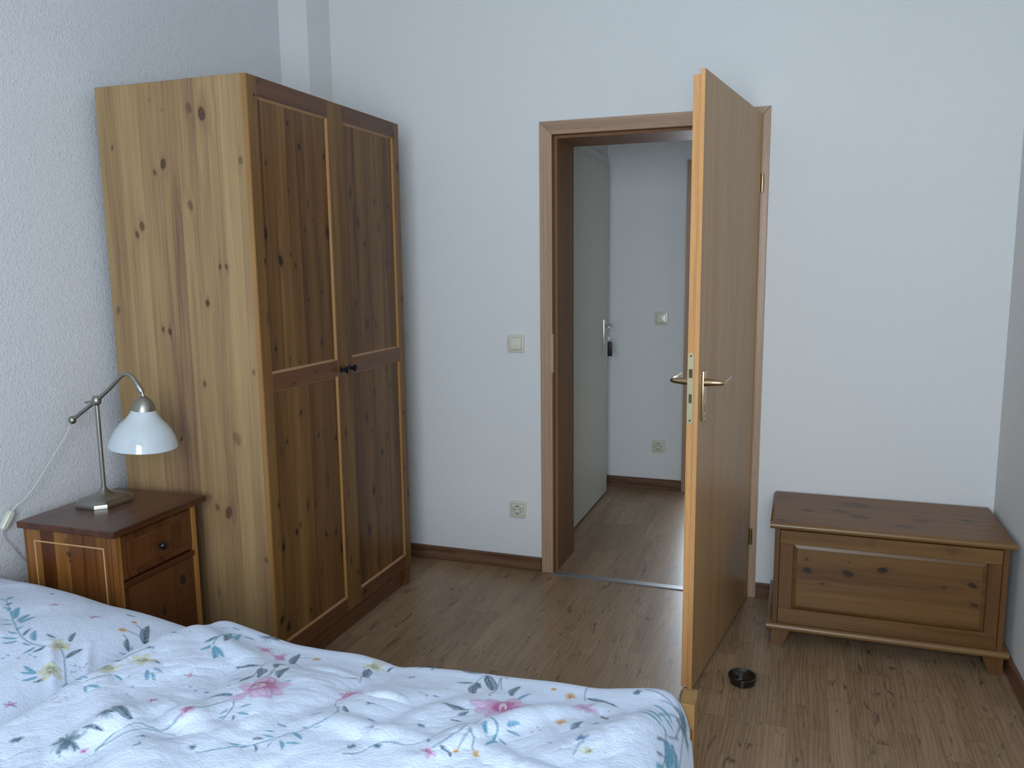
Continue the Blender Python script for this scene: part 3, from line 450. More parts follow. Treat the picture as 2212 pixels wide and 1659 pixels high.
for side in (1, -1):
    x0 = 0 if side > 0 else -.040
    bm = bmesh.new()
    xa, xb = sorted((x0, x0+side*.0075))
    add_box(bm, xa, xb, -.8255, -.787, .917, 1.078, .003, 2)
    bp = obj('back_plate', bm, M_alu, leaf, True)
    bm = bmesh.new()
    xc = x0+side*.0078; xs = sorted((xc, x0+side*.0073))
    add_box(bm, xs[0], xs[1], -.8085, -.8040, .945, .968); add_lathe(bm, [(.0001, xs[0]), (.003, xs[0]), (.003, xs[1])], (0, -.806, .930), 'X', 12)
    obj('keyhole', bm, M_dark, leaf)
    # lever: conical neck out of the plate, then a flat grip back towards the hinge
    bm = bmesh.new()
    P = [(x0+side*.006, -.806, 1.040), (x0+side*.030, -.806, 1.0405), (x0+side*.056, -.8055, 1.041), (x0+side*.0615, -.803, 1.0413), (x0+side*.0635, -.795, 1.042), (x0+side*.064, -.74, 1.045), (x0+side*.062, -.695, 1.047)]
    add_tube(bm, P, [.0128, .0110, .0088, .0080, .0068, .0052, .0042], 14)
    obj('lever', bm, M_alu, leaf, True)

# ------------------------------------------------------------------ hall doors
d2 = thing('door_2', 'white closed door seen through the doorway, key hanging in its lock', 'door', (HX0, .52, 0), kind='structure')
DO2 = (HX0, .52, 0)
bm = bmesh.new()
for q in ((HX0, -.034, .46, .53, 0, 2.05), (HX0, -.034, 1.36, 1.43, 0, 2.05), (HX0, -.034, .53, 1.36, 1.985, 2.05)): add_box(bm, *q, .003)
obj('door_frame', bm, M_white, d2, origin=DO2)
bm = bmesh.new(); add_box(bm, -.0335, -.0172, .52, 1.378, .010, 1.995, .002); l2 = obj('door_leaf', bm, M_white_door, d2, origin=DO2)
bm = bmesh.new(); add_box(bm, -.0172, -.0085, 1.252, 1.285, .931, 1.092, .003); obj('back_plate', bm, M_steel, l2, True, origin=DO2)
bm = bmesh.new(); add_tube(bm, [(-.009, 1.268, 1.053), (.020, 1.268, 1.053), (.036, 1.262, 1.053), (.040, 1.248, 1.053), (.040, 1.16, 1.053)], [.009, .009, .0085, .008, .007], 12); obj('lever', bm, M_steel, l2, True, origin=DO2)
ko = (-.009, 1.268, .978)
ky = thing('bunch_of_keys', 'black leather key fob hanging from the key in the white hall door', 'keys', ko)
bm = bmesh.new(); add_tube(bm, [(-.0165, 1.268, .978), (.010, 1.268, .978)], .0025, 8); add_box(bm, .008, .022, 1.2665, 1.2695, .967, .989, .001); obj('key', bm, M_steel, ky, origin=ko)
bm = bmesh.new(); add_tube(bm, [(.024+.012*math.cos(2*PI*k/20), 1.268, .966+.012*math.sin(2*PI*k/20)) for k in range(21)], .0013, 6, False); obj('key_ring', bm, M_steel, ky, True, origin=ko)
bm = bmesh.new(); add_box(bm, .010, .038, 1.262, 1.274, .872, .956, .004, 3); add_box(bm, .019, .029, 1.264, 1.272, .950, .962, .002); obj('fob', bm, M_leather, ky, True, origin=ko)
# doorway across the hall
d3 = thing('door_3', 'brown wooden door frame at the end of the hall, leading to a bright room', 'door frame', (.45, HY1, 0), kind='structure')
DO3 = (.45, HY1, 0)
obj('casing', boxes((.4245, .485, HY1-.014, HY1, 0, HT)), M_cas_v, d3, origin=DO3)
obj('casing', boxes((1.295, 1.355, HY1-.014, HY1, 0, HT)), M_cas_v, d3, origin=DO3)
obj('casing', boxes((.485, 1.295, HY1-.014, HY1, HT-.06, HT)), M_cas_h, d3, origin=DO3)
obj('lining', boxes((.46, .485, HY1, HY1+.122, 0, HT-.06), (1.295, 1.32, HY1, HY1+.122, 0, HT-.06), (.485, 1.295, HY1, HY1+.122, HT-.06, HT-.04)), M_lining, d3, origin=DO3)
bm = bmesh.new()
for q in ((.05, .12, .35, 2.35), (1.58, 1.65, .35, 2.35), (.82, .88, .35, 2.35)): add_box(bm, q[0], q[1], 4.18, 4.24, q[2], q[3])
for q in ((.12, 1.58, .35, .42), (.12, 1.58, 2.28, 2.35)): add_box(bm, q[0], q[1], 4.18, 4.24, q[2], q[3])
struct('window_2', bm, M_white, 'window frame of the bright room across the hall', 'window')

# ------------------------------------------------------------------ switches and sockets
def wall_plate(kind, x, y, z, label, group):
    t = thing('light_switch' if kind == 's' else 'wall_socket', label, 'light switch' if kind == 's' else 'wall socket', (x, y, z), 0, group)
    def rr(w, r, n=6):
        p = []
        for cx, cz, a0 in ((w-r, w-r, 0), (-w+r, w-r, PI/2), (-w+r, -w+r, PI), (w-r, -w+r, 3*PI/2)):
            for k in range(n+1): a = a0+PI/2*k/n; p.append((cx+r*math.cos(a), cz+r*math.sin(a)))
        return p
    def slab(bm, w, r, ya, yb, bev):
        b2 = bmesh.new(); add_prism(b2, rr(w, r), 1, ya, yb)
        es = [e for e in b2.edges if abs(e.verts[0].co.y-yb) < 1e-6 and abs(e.verts[1].co.y-yb) < 1e-6]
        bmesh.ops.bevel(b2, geom=es, offset=bev, segments=3, affect='EDGES', profile=.5)
        me = bpy.data.meshes.new('t'); b2.to_mesh(me); b2.free(); bm.from_mesh(me); bpy.data.meshes.remove(me)
    bm = bmesh.new(); slab(bm, .0405, .011, 0, -.009, .004); obj('frame_plate', bm, M_plate, t, True)
    if kind == 's':
        bm = bmesh.new(); slab(bm, .0282, .006, -.0085, -.0093, .0002); obj('gap', bm, plain('switch_gap', (.12, .12, .10), .6), t)
        bm = bmesh.new(); slab(bm, .027, .005, -.009, -.0125, .002); r = obj('rocker', bm, M_plate2, t, True); r.rotation_euler = (-.03, 0, 0)
    else:
        bm = bmesh.new(); slab(bm, .0285, .006, -.0085, -.0093, .0002); obj('gap', bm, plain('socket_gap', (.12, .12, .10), .6), t)
        bm = bmesh.new(); slab(bm, .0272, .005, -.009, -.0105, .001)
        ins = obj('insert', bm, M_plate2, t, True)
        bm = bmesh.new(); add_lathe(bm, [(.0205, -.0107), (.0205, -.0113), (.0180, -.0113), (.0180, -.0107)], (0, 0, 0), 'Y', 32, False); obj('rim', bm, plain('socket_rim', (.17, .17, .14), .5), ins, True)
        bm = bmesh.new(); add_lathe(bm, [(.0001, -.0109), (.0178, -.0109)], (0, 0, 0), 'Y', 32, False); obj('well', bm, M_plate, ins)
        bm = bmesh.new()
        for dx in (-.0095, .0095): add_lathe(bm, [(.0001, -.0112), (.0026, -.0112), (.0026, -.0106)], (dx, 0, .002), 'Y', 14)
        add_lathe(bm, [(.0001, -.0112), (.0012, -.0112), (.0012, -.0106)], (0, 0, .002), 'Y', 10)
        for s_ in (-1, 1): add_box(bm, -.003, .003, -.0116, -.0106, s_*.0172-.0025, s_*.0172+.0025)
        obj('contacts', bm, M_dark, ins)
    return t
GS, GK = 'cream light switches', 'cream wall sockets'
wall_plate('s', -.1185, 0, 1.0655, 'cream light switch on the bedroom wall, left of the door frame', GS)
wall_plate('k', -.1175, 0, .2886, 'cream wall socket low on the bedroom wall, left of the door frame', GK)
wall_plate('s', .283, HY1, 1.083, 'cream light switch on the hall wall, seen through the doorway', GS)
wall_plate('k', .276, HY1, .277, 'cream wall socket on the hall wall, seen through the doorway', GK)
# ------------------------------------------------------------------ wardrobe
WX0, WXS, WX1, WY0, WY1, WZ = -1.1165, -.541, -.522, -1.284, -.306, 2.003
WO = (-.82, -.80, 0)
wd = thing('wardrobe', 'tall two-door pine wardrobe with knotty panels against the left wall', 'wardrobe', WO)
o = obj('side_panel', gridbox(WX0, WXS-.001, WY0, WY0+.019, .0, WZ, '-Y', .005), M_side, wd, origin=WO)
knots(o, SIDE_KNOTS, 0, 2, 2, WO)
obj('side_panel', boxes((WX0, WXS-.001, WY1-.019, WY1, 0, WZ)), M_side, wd, origin=WO)
obj('top_panel', boxes((WX0, WXS-.004, WY0+.0195, WY1-.0195, WZ-.02, WZ-.002)), M_side, wd, origin=WO)
obj('back_panel', boxes((WX0+.001, WX0+.006, WY0+.0195, WY1-.0195, .05, WZ-.021)), M_side, wd, origin=WO)
obj('bottom_panel', boxes((WX0+.007, WXS-.004, WY0+.0195, WY1-.0195, .085, .103)), M_side, wd, origin=WO)
bm = bmesh.new(); add_box(bm, WX1-.042, WX1-.024, WY0+.0195, WY1-.0195, 0.0, .072, .001, 1)
obj('plinth', bm, M_rail, wd, origin=WO)
obj('front_foot', boxes((WX1-.024, WX1-.008, WY1-.040, WY1-.006, 0, .083)), M_rail, wd, origin=WO)
def wardrobe_door(ya, yb, knob_side):
    z0, z1 = .088, WZ-.001
    sw = .050
    obj_name = 'door'
    xs = WX1
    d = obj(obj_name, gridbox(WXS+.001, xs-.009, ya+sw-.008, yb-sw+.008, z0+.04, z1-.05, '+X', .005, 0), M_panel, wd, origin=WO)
    knots(d, DOOR_KNOTS, 1, 2, 2, WO)
    for (a, b2) in ((ya, ya+sw), (yb-sw, yb)):
        s_ = obj('stile', gridbox(WXS, xs, a, b2, z0, z1, '+X', .005, .0015), M_stile, d, origin=WO); knots(s_, DOOR_KNOTS, 1, 2, 2, WO)
    for (a, b2) in ((z0, z0+.056), (1.016, 1.073), (z1-.060, z1)):
        r_ = obj('rail', gridbox(WXS, xs-.0004, ya+sw, yb-sw, a, b2, '+X', .005, .0008), M_rail, d, origin=WO); knots(r_, DOOR_KNOTS, 1, 2, 1, WO)
    # bevelled moulding round each of the two fields
    for (a, b2) in ((z0+.056, 1.016), (1.073, z1-.060)):
        bm = bmesh.new(); Y0, Y1 = ya+sw, yb-sw; t = .007
        o_ = [(Y0, a), (Y1, a), (Y1, b2), (Y0, b2)]; i_ = [(Y0+t, a+t), (Y1-t, a+t), (Y1-t, b2-t), (Y0+t, b2-t)]
        vo = [bm.verts.new((xs-.002, y, z)) for y, z in o_]; vi = [bm.verts.new((xs-.0088, y, z)) for y, z in i_]; vb = [bm.verts.new((xs-.012, y, z)) for y, z in o_]
        for k in range(4):
            bm.faces.new((vo[k], vo[(k+1) % 4], vi[(k+1) % 4], vi[k])); bm.faces.new((vi[k], vi[(k+1) % 4], vb[(k+1) % 4], vb[k]))
        bmesh.ops.recalc_face_normals(bm, faces=bm.faces)
        obj('moulding', bm, M_mould, d, origin=WO)
    bm = bmesh.new(); add_box(bm, WXS+.0004, xs-.0022, ya-.0005, ya+.0006, z0+.001, z1-.001); obj('edge_strip', bm, M_edge, d, origin=WO)
    ky_ = yb-.027 if knob_side > 0 else ya+.027
    bm = bmesh.new(); add_lathe(bm, [(.0105, 0), (.0105, .003), (.006, .006), (.0052, .013), (.009, .018), (.0128, .023), (.0125, .028), (.007, .0305), (.0001, .031)], (xs, ky_, 1.036), 'X', 20)
    obj('knob', bm, M_knob, d, True, origin=WO)
ym = -.791
wardrobe_door(WY0, ym-.0015, 1)
wardrobe_door(ym+.0015, WY1, -1)

# ------------------------------------------------------------------ nightstand (slightly askew)
NH = .68
nsx, nsy = -.901, -1.5425
ns = thing('nightstand', 'stained pine nightstand with one drawer and a door, beside the bed', 'nightstand', (nsx, nsy, 0), math.radians(1.3))
# local axes: X depth (front at +X), Y width
D2, W2 = .1805, .1945
bm = bmesh.new(); add_box(bm, -D2, D2, -W2, W2, NH-.020, NH, .003, 2); o = obj('top_board', bm, M_ns_top, ns)
b0, b1 = -D2+.004, D2-.012
wyn, wyp = -.177, .152
def framed(x0, x1, y, ny, z0, z1):
    bm = bmesh.new(); f = .042; th = .016
    ya, yb = (y, y+th) if ny < 0 else (y-th, y)
    return ya, yb
for sgn in (-1, 1):
    yo = wyp if sgn > 0 else wyn; yi = yo-sgn*.018; ya, yb = sorted((yo, yi))
    sp_ = obj('side_panel', gridbox(b0, b1-.0185, ya, yb, 0.02, NH-.0205, '-Y', .008, .001), M_ns_side, ns)
    bm = bmesh.new(); t = .0045; zt, zb, xa, xb = NH-.058, .11, -.137, .125; yy0, yy1 = sorted((yo+sgn*.0002, yo+sgn*.0022))
    for q in ((xa, xb, zt-t, zt), (xa, xb, zb, zb+t), (xa, xa+t, zb+t, zt-t), (xb-t, xb, zb+t, zt-t)): add_box(bm, q[0], q[1], yy0, yy1, q[2], q[3], .0008, 1)
    obj('bead_moulding', bm, plain('pale_bead', (.60, .36, .17), .4), sp_)
    knots(sp_, [(-.009+nsx, .59, .006, 1), (-.004+nsx, .57, .003, 1), (-.012+nsx, .63, .007, .8)], 0, 2, 2, (nsx, 0, 0))
obj('back_panel', boxes((b0, b0+.006, wyn+.0185, wyp-.0185, .05, NH-.021)), M_ns_side, ns)
for sgn in (-1, 1):
    yo = wyp if sgn > 0 else wyn; ya, yb = sorted((yo, yo-sgn*.018))
    bm = bmesh.new(); add_box(bm, b1-.0182, b1, ya, yb, 0, NH-.0205, .001, 1); obj('leg', bm, M_ns_side, ns)
yA, yB = wyn+.0195, wyp-.0195
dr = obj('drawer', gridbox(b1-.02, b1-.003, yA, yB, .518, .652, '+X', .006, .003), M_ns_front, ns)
knots(dr, [(.045, .615, .009, .5), (.05, .605, .008, .5), (-.115, .528, .003, 1)], 1, 2, 2)
bm = bmesh.new(); t = .022; xf = b1-.003
o_ = [(yA+t, .518+t), (yB-t, .518+t), (yB-t, .652-t), (yA+t, .652-t)]; i_ = [(yA+t+.005, .518+t+.005), (yB-t-.005, .518+t+.005), (yB-t-.005, .652-t-.005), (yA+t+.005, .652-t-.005)]
vo = [bm.verts.new((xf+.0001, y, z)) for y, z in o_]; vi = [bm.verts.new((xf+.0016, y, z)) for y, z in i_]
for k in range(4): bm.faces.new((vo[k], vo[(k+1) % 4], vi[(k+1) % 4], vi[k]))
bm.faces.new(vi); bmesh.ops.recalc_face_normals(bm, faces=bm.faces); obj('raised_field', bm, M_ns_front, dr)
bm = bmesh.new(); add_lathe(bm, [(.006, 0), (.006, .008), (.011, .013), (.0125, .018), (.010, .023), (.005, .0255), (.0001, .026)], (xf, -.010, .578), 'X', 20); obj('knob', bm, M_knob, dr, True)
bm = bmesh.new(); add_box(bm, b1-.02, b1+.004, yA, yB, .497, .514, .0015, 1); obj('cross_rail', bm, M_ns_rail, ns)
bm = bmesh.new(); add_box(bm, b1-.02, b1-.003, yA, yB, .6535, NH-.0208, .0005, 1); obj('top_rail', bm, M_ns_rail, ns)
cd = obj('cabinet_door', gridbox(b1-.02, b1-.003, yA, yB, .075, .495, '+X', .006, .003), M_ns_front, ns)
knots(cd, [(.079, .434, .013, 1), (-.01, .365, .011, .8), (-.008, .385, .007, .6), (.11, .31, .006, .7), (.06, .40, .007, .5)], 1, 2, 2)
bm = bmesh.new(); add_box(bm, b1-.02, b1-.005, yA, yB, .02, .073, .001, 1); obj('bottom_rail', bm, M_ns_rail, ns)

# ------------------------------------------------------------------ table lamp
LO = (-.978, -1.510, NH)
lp = thing('table_lamp', 'brushed nickel reading lamp with white glass shade on the nightstand', 'lamp', LO)
bm = bmesh.new()
def octo(hx, hy, c): return [(hx, -hy+c), (hx, hy-c), (hx-c, hy), (-hx+c, hy), (-hx, hy-c), (-hx, -hy+c), (-hx+c, -hy), (hx-c, -hy)]
def refine(pts, n):
    out = []
    for i in range(len(pts)):
        a, b2 = pts[i], pts[(i+1) % len(pts)]
        for k in range(n): out.append((a[0]+(b2[0]-a[0])*k/n, a[1]+(b2[1]-a[1])*k/n))
    return out
ringdef = [(1.0, .0, .001), (1.0, .0, .010), (.985, .0, .0135), (.93, .0, .0155), (.90, .0, .0185), (.86, 0, .0215), (.62, .25, .0245), (.42, .55, .029), (.27, .85, .036), (.18, 1, .044), (.135, 1, .050)]
base = refine(octo(.064, .078, .026), 4); rings = []
for sc, rd, z in ringdef:
    ring = []
    for (x, y) in base:
        a = math.atan2(y, x); cx, cy = .064*math.cos(a), .064*math.sin(a)
        ring.append(bm.verts.new((sc*(x*(1-rd)+cx*rd)+LO[0], sc*(y*(1-rd)+cy*rd)+LO[1], z+LO[2])))
    rings.append(ring)
for a, b2 in zip(rings, rings[1:]):
    for i in range(len(a)): bm.faces.new((a[i], a[(i+1) % len(a)], b2[(i+1) % len(a)], b2[i]))
bm.faces.new(rings[0]); bm.faces.new(rings[-1]); bmesh.ops.recalc_face_normals(bm, faces=bm.faces)
obj('base', bm, M_nickel, lp, True, origin=LO)
bm = bmesh.new(); add_tube(bm, [(LO[0], LO[1], NH+.046), (-.977, -1.51, 1.003)], .0068, 16); obj('pole', bm, M_nickel, lp, True, origin=LO)
bm = bmesh.new()
add_lathe(bm, [(.0001, -.016), (.008, -.0145), (.0135, -.008), (.0145, 0), (.0135, .008), (.008, .0145), (.0001, .016)], (-.977, -1.510, 1.010), 'Z', 20)
add_tube(bm, [(-.987, -1.514, 1.009), (-1.012, -1.520, 1.004)], [.002, .0035], 8)
obj('pivot', bm, M_nickel, lp, True, origin=LO)
bm = bmesh.new()
A = spline([(-1.078, -1.510, .946), (-.977, -1.510, 1.010), (-.923, -1.510, 1.048), (-.880, -1.510, 1.083), (-.862, -1.510, 1.095), (-.845, -1.510, 1.098), (-.829, -1.510, 1.092), (-.817, -1.510, 1.078)], 6)
add_tube(bm, A, .0062, 14)
add_tube(bm, [(-.8185, -1.51, 1.081), (-.814, -1.51, 1.073), (-.7945, -1.51, 1.046), (-.792, -1.51, 1.042)], [.0066, .0088, .0088, .006], 14)
add_tube(bm, [(-.793, -1.51, 1.045), (-.789, -1.51, 1.030)], .0052, 12)
obj('arm', bm, M_nickel, lp, True, origin=LO)
bm = bmesh.new(); add_lathe(bm, [(.0001, -.0135), (.007, -.0115), (.0118, -.005), (.0125, 0), (.0118, .005), (.007, .0115), (.0001, .0135)], (-1.084, -1.510, .942), 'Z', 18); obj('counterweight', bm, M_nickel, lp, True, origin=LO)
tilt = Matrix.Rotation(math.radians(6), 4, 'Y')
def tl(bm, c):
    bmesh.ops.transform(bm, matrix=Matrix.Translation(c) @ tilt @ Matrix.Translation([-q for q in c]), verts=bm.verts)
cp = (-.7885, -1.510, 1.031)
bm = bmesh.new(); add_lathe(bm, [(.0001, .002), (.006, .0015), (.014, -.003), (.023, -.012), (.030, -.024), (.0335, -.036), (.0345, -.0415), (.033, -.0415), (.0001, -.039)], cp, 'Z', 32); tl(bm, cp)
obj('shade_holder', bm, M_nickel, lp, True, origin=LO)
bm = bmesh.new()
out_ = [(.034, -.0405), (.0365, -.047), (.042, -.057), (.052, -.071), (.066, -.085), (.080, -.103), (.090, -.122), (.0965, -.140), (.1, -.1545)]
prof = out_ + [(.0985, -.1552)] + [(r-.0022, h) for r, h in reversed(out_)]
add_lathe(bm, prof, cp, 'Z', 48, False); tl(bm, cp)
sh = obj('lamp_shade', bm, M_opal, lp, True, origin=LO)
bm = bmesh.new(); add_lathe(bm, [(.0001, -.043), (.014, -.044), (.014, -.062), (.020, -.075), (.022, -.088), (.015, -.103), (.0001, -.108)], cp, 'Z', 20); tl(bm, cp); obj('bulb', bm, M_opal, lp, True, origin=LO)
bm = bmesh.new()
add_tube(bm, spline([(-1.088, -1.509, .936), (-1.108, -1.500, .920), (-1.113, -1.518, .885), (-1.118, -1.562, .834), (-1.123, -1.614, .772), (-1.128, -1.654, .731), (-1.135, -1.688, .707), (-1.141, -1.700, .693)], 6), .0019, 8)
add_tube(bm, spline([(-1.147, -1.733, .644), (-1.148, -1.734, .630), (-1.148, -1.728, .612), (-1.148, -1.713, .589), (-1.148, -1.683, .538), (-1.148, -1.655, .507), (-1.148, -1.60, .45), (-1.148, -1.58, .30)], 6), .0019, 8)
co = obj('cord', bm, M_cord, lp, True, origin=LO)
bm = bmesh.new()
a_, b_ = Vector((-1.141, -1.700, .694)), Vector((-1.147, -1.733, .643))
d_ = (b_-a_).normalized(); n_ = Vector((1, 0, 0)); s_ = d_.cross(n_)
def ringpt(t, w, h): 
    c_ = a_+(b_-a_)*t
    return [c_+s_*x*w+n_*y*h for x, y in ((-1, -1), (1, -1), (1, .5), (.6, 1), (-.6, 1), (-1, .5))]
rs = [[bm.verts.new(p) for p in ringpt(t, w, h)] for t, w, h in ((0, .005, .004), (.08, .009, .007), (.3, .0105, .0085), (.7, .0105, .0085), (.92, .009, .007), (1, .005, .004))]
for a2, b2 in zip(rs, rs[1:]):
    for i in range(6): bm.faces.new((a2[i], a2[(i+1) % 6], b2[(i+1) % 6], b2[i]))
bm.faces.new(rs[0]); bm.faces.new(rs[-1]); bmesh.ops.recalc_face_normals(bm, faces=bm.faces)
obj('cord_switch', bm, plain('ivory_switch', (.66, .66, .56), .35), co, origin=LO)

# ------------------------------------------------------------------ blanket chest
GX0, GX1, GY0, GY1, GZ = 1.020, 1.8125, -.454, -.0145, .480
CO = (1.42, -.24, 0)
ct = thing('blanket_chest', 'low pine blanket chest with panelled front in the right corner', 'chest', CO)
l = obj('lid', gridbox(GX0, GX1, GY0, GY1, GZ-.024, GZ, '+Z', .006, .0085), M_ch_lid, ct, True, origin=CO)
knots(l, LID_KNOTS, 0, 1, 0, CO)
bm = bmesh.new()
arc = [(GY0+.010+.0105*math.cos(a), GZ-.0125+.0115*math.sin(a)) for a in [PI/2+PI*k/10 for k in range(11)]]
arc = [(y-.0005, z) for y, z in arc] + [(GY0+.02, GZ-.024), (GY0+.02, GZ-.001)]
add_prism(bm, arc, 0, GX0+.001, GX1-.001); obj('lid_edge', bm, M_ch_mould, l, True, origin=CO)
bx0, bx1, by0 = GX0+.018, GX1-.018, -.437
by1 = GY1-.004
zb, zt = .092, GZ-.0245
for xa, xb in ((bx0, bx0+.018), (bx1-.018, bx1)):
    bm = bmesh.new(); add_box(bm, xa, xb, by0-.001, by1, zb, zt, .001, 1); obj('side_panel', bm, M_ch_v, ct, origin=CO)
obj('back_panel', boxes((bx0+.018, bx1-.018, by1-.012, by1, zb, zt)), M_ch_h, ct, origin=CO)
obj('bottom_panel', boxes((bx0+.018, bx1-.018, by0+.02, by1-.0125, zb, zb+.01)), M_ch_h, ct, origin=CO)
ia, ib = bx0+.0195, bx1-.0195
o = obj('top_rail', gridbox(ia, ib, by0, by0+.018, .3985, zt-.006, '-Y', .006, .001), M_ch_h, ct, origin=CO)
knots(o, [(1.26, .395, .008, .8), (1.36, .43, .012, .3), (1.62, .43, .015, .35)], 0, 2, 0, CO)
obj('bottom_rail', gridbox(ia, ib, by0, by0+.018, .0925, .150, '-Y', .006, .001), M_ch_h, ct, origin=CO)
for xa, xb in ((ia, 1.1045), (1.7335, ib)):
    obj('stile', gridbox(xa, xb, by0, by0+.018, .1505, .398, '-Y', .006, .001), M_ch_v, ct, origin=CO)
pn = obj('front_panel', gridbox(1.1185, 1.7175, by0+.001, by0+.012, .165, .3845, '-Y', .005, 0), M_ch_panel, ct, origin=CO)
knots(pn, CHEST_KNOTS, 0, 2, 0, CO)
bm = bmesh.new()
o_ = [(1.105, .151), (1.733, .151), (1.733, .3978), (1.105, .3978)]; i_ = [(1.1185, .165), (1.7175, .165), (1.7175, .3845), (1.1185, .3845)]
vo = [bm.verts.new((x, by0+.008, z)) for x, z in o_]; vi = [bm.verts.new((x, by0+.003, z)) for x, z in i_]; vb = [bm.verts.new((x, by0+.014, z)) for x, z in o_]
for k in range(4):
    bm.faces.new((vo[k], vo[(k+1) % 4], vi[(k+1) % 4], vi[k])); bm.faces.new((vo[k], vo[(k+1) % 4], vb[(k+1) % 4], vb[k]))
bmesh.ops.recalc_face_normals(bm, faces=bm.faces); obj('panel_bevel', bm, M_ch_h, pn, origin=CO)
bm = bmesh.new()
mx0, mx1, my0 = GX0-.002, GX1+.001, GY0+.001
pr = [(my0+.011+.0115*math.cos(a), .079+.0125*math.sin(a)) for a in [PI/2+PI*k/10 for k in range(11)]] + [(by0+.02, .0665), (by0+.02, .0915)]
add_prism(bm, pr, 0, mx0, mx1)
add_box(bm, mx0, mx0+.018, by0+.0205, by1, .067, .0915, .004, 2); add_box(bm, mx1-.018, mx1, by0+.0205, by1, .067, .0915, .004, 2)
obj('base_moulding', bm, M_ch_mould, ct, True, origin=CO)
def foot(xa, dirx):
    bm = bmesh.new(); w1, w0 = .066, .040
    pts = [(xa, 0), (xa+dirx*w0, 0), (xa+dirx*w1, .0665), (xa, .0665)]
    add_prism(bm, pts, 1, by0+.002, by0+.020)
    pts = [(by0+.0202, 0), (by0+.055, 0), (by0+.075, .0665), (by0+.0202, .0665)]
    x_, y_ = sorted((xa, xa+dirx*.018)); add_prism(bm, pts, 0, x_, y_)
    obj('foot', bm, M_ch_v, ct, origin=CO)
foot(1.037, 1); foot(1.8005, -1)
obj('foot', boxes((1.037, 1.055, by1-.06, by1, 0, .0668)), M_ch_v, ct, origin=CO)
obj('foot', boxes((1.7825, 1.8005, by1-.06, by1, 0, .0668)), M_ch_v, ct, origin=CO)

# ------------------------------------------------------------------ black dish on the floor
bm = bmesh.new(); cc = (.957, -.755, 0)
add_lathe(bm, [(.0001, .0), (.038, .0), (.042, .003), (.0425, .018), (.0475, .0205), (.0485, .025), (.0475, .0285), (.044, .0285), (.038, .020), (.022, .013), (.0001, .0115)], (0, 0, 0), 'Z', 48)
dish = obj('dish', bm, M_black, None, True); dish.location = cc
tag(dish, 'small round black glossy dish lying on the laminate floor', 'dish')
# ------------------------------------------------------------------ bed
BO = (-.13, -2.46, 0)
bd = thing('bed', 'low pine bed frame under the floral bedding', 'bed', BO)
bm = bmesh.new(); add_box(bm, .888, .9205, -1.830, -1.762, 0, .505, .0015, 1); obj('post', bm, M_bed_p, bd, origin=BO)
bm = bmesh.new(); add_box(bm, .888, .9205, -3.37, -3.302, 0, .505, .0015, 1); obj('post', bm, M_bed_p, bd, origin=BO)
bm = bmesh.new(); add_box(bm, .898, .917, -3.301, -1.831, .12, .452, .002, 1); obj('footboard', bm, M_bed, bd, origin=BO)
bm = bmesh.new(); add_box(bm, -1.125, .887, -1.815, -1.793, .20, .38, .002, 1); obj('side_rail', bm, M_bed, bd, origin=BO)
bm = bmesh.new(); add_box(bm, -1.125, .887, -3.335, -3.313, .20, .38, .002, 1); obj('side_rail', bm, M_bed, bd, origin=BO)
bm = bmesh.new(); add_box(bm, -1.148, -1.126, -3.37, -1.79, 0, .50, .002, 1); obj('headboard', bm, M_bed, bd, origin=BO)
bm = bmesh.new(); add_box(bm, -1.125, .887, -3.312, -1.816, .22, .25, .002, 1); obj('slats', bm, M_bed, bd, origin=BO)
MO = (-.13, -2.56, .25)
bm = bmesh.new(); add_box(bm, -1.12, .850, -3.305, -1.835, .252, .43, .03, 4); mt = obj('mattress', bm, plain('mattress_ticking', (.7, .7, .7), .9), None, True, origin=MO); mt.location = MO
tag(mt, 'white mattress under the floral duvet and pillow', 'mattress')

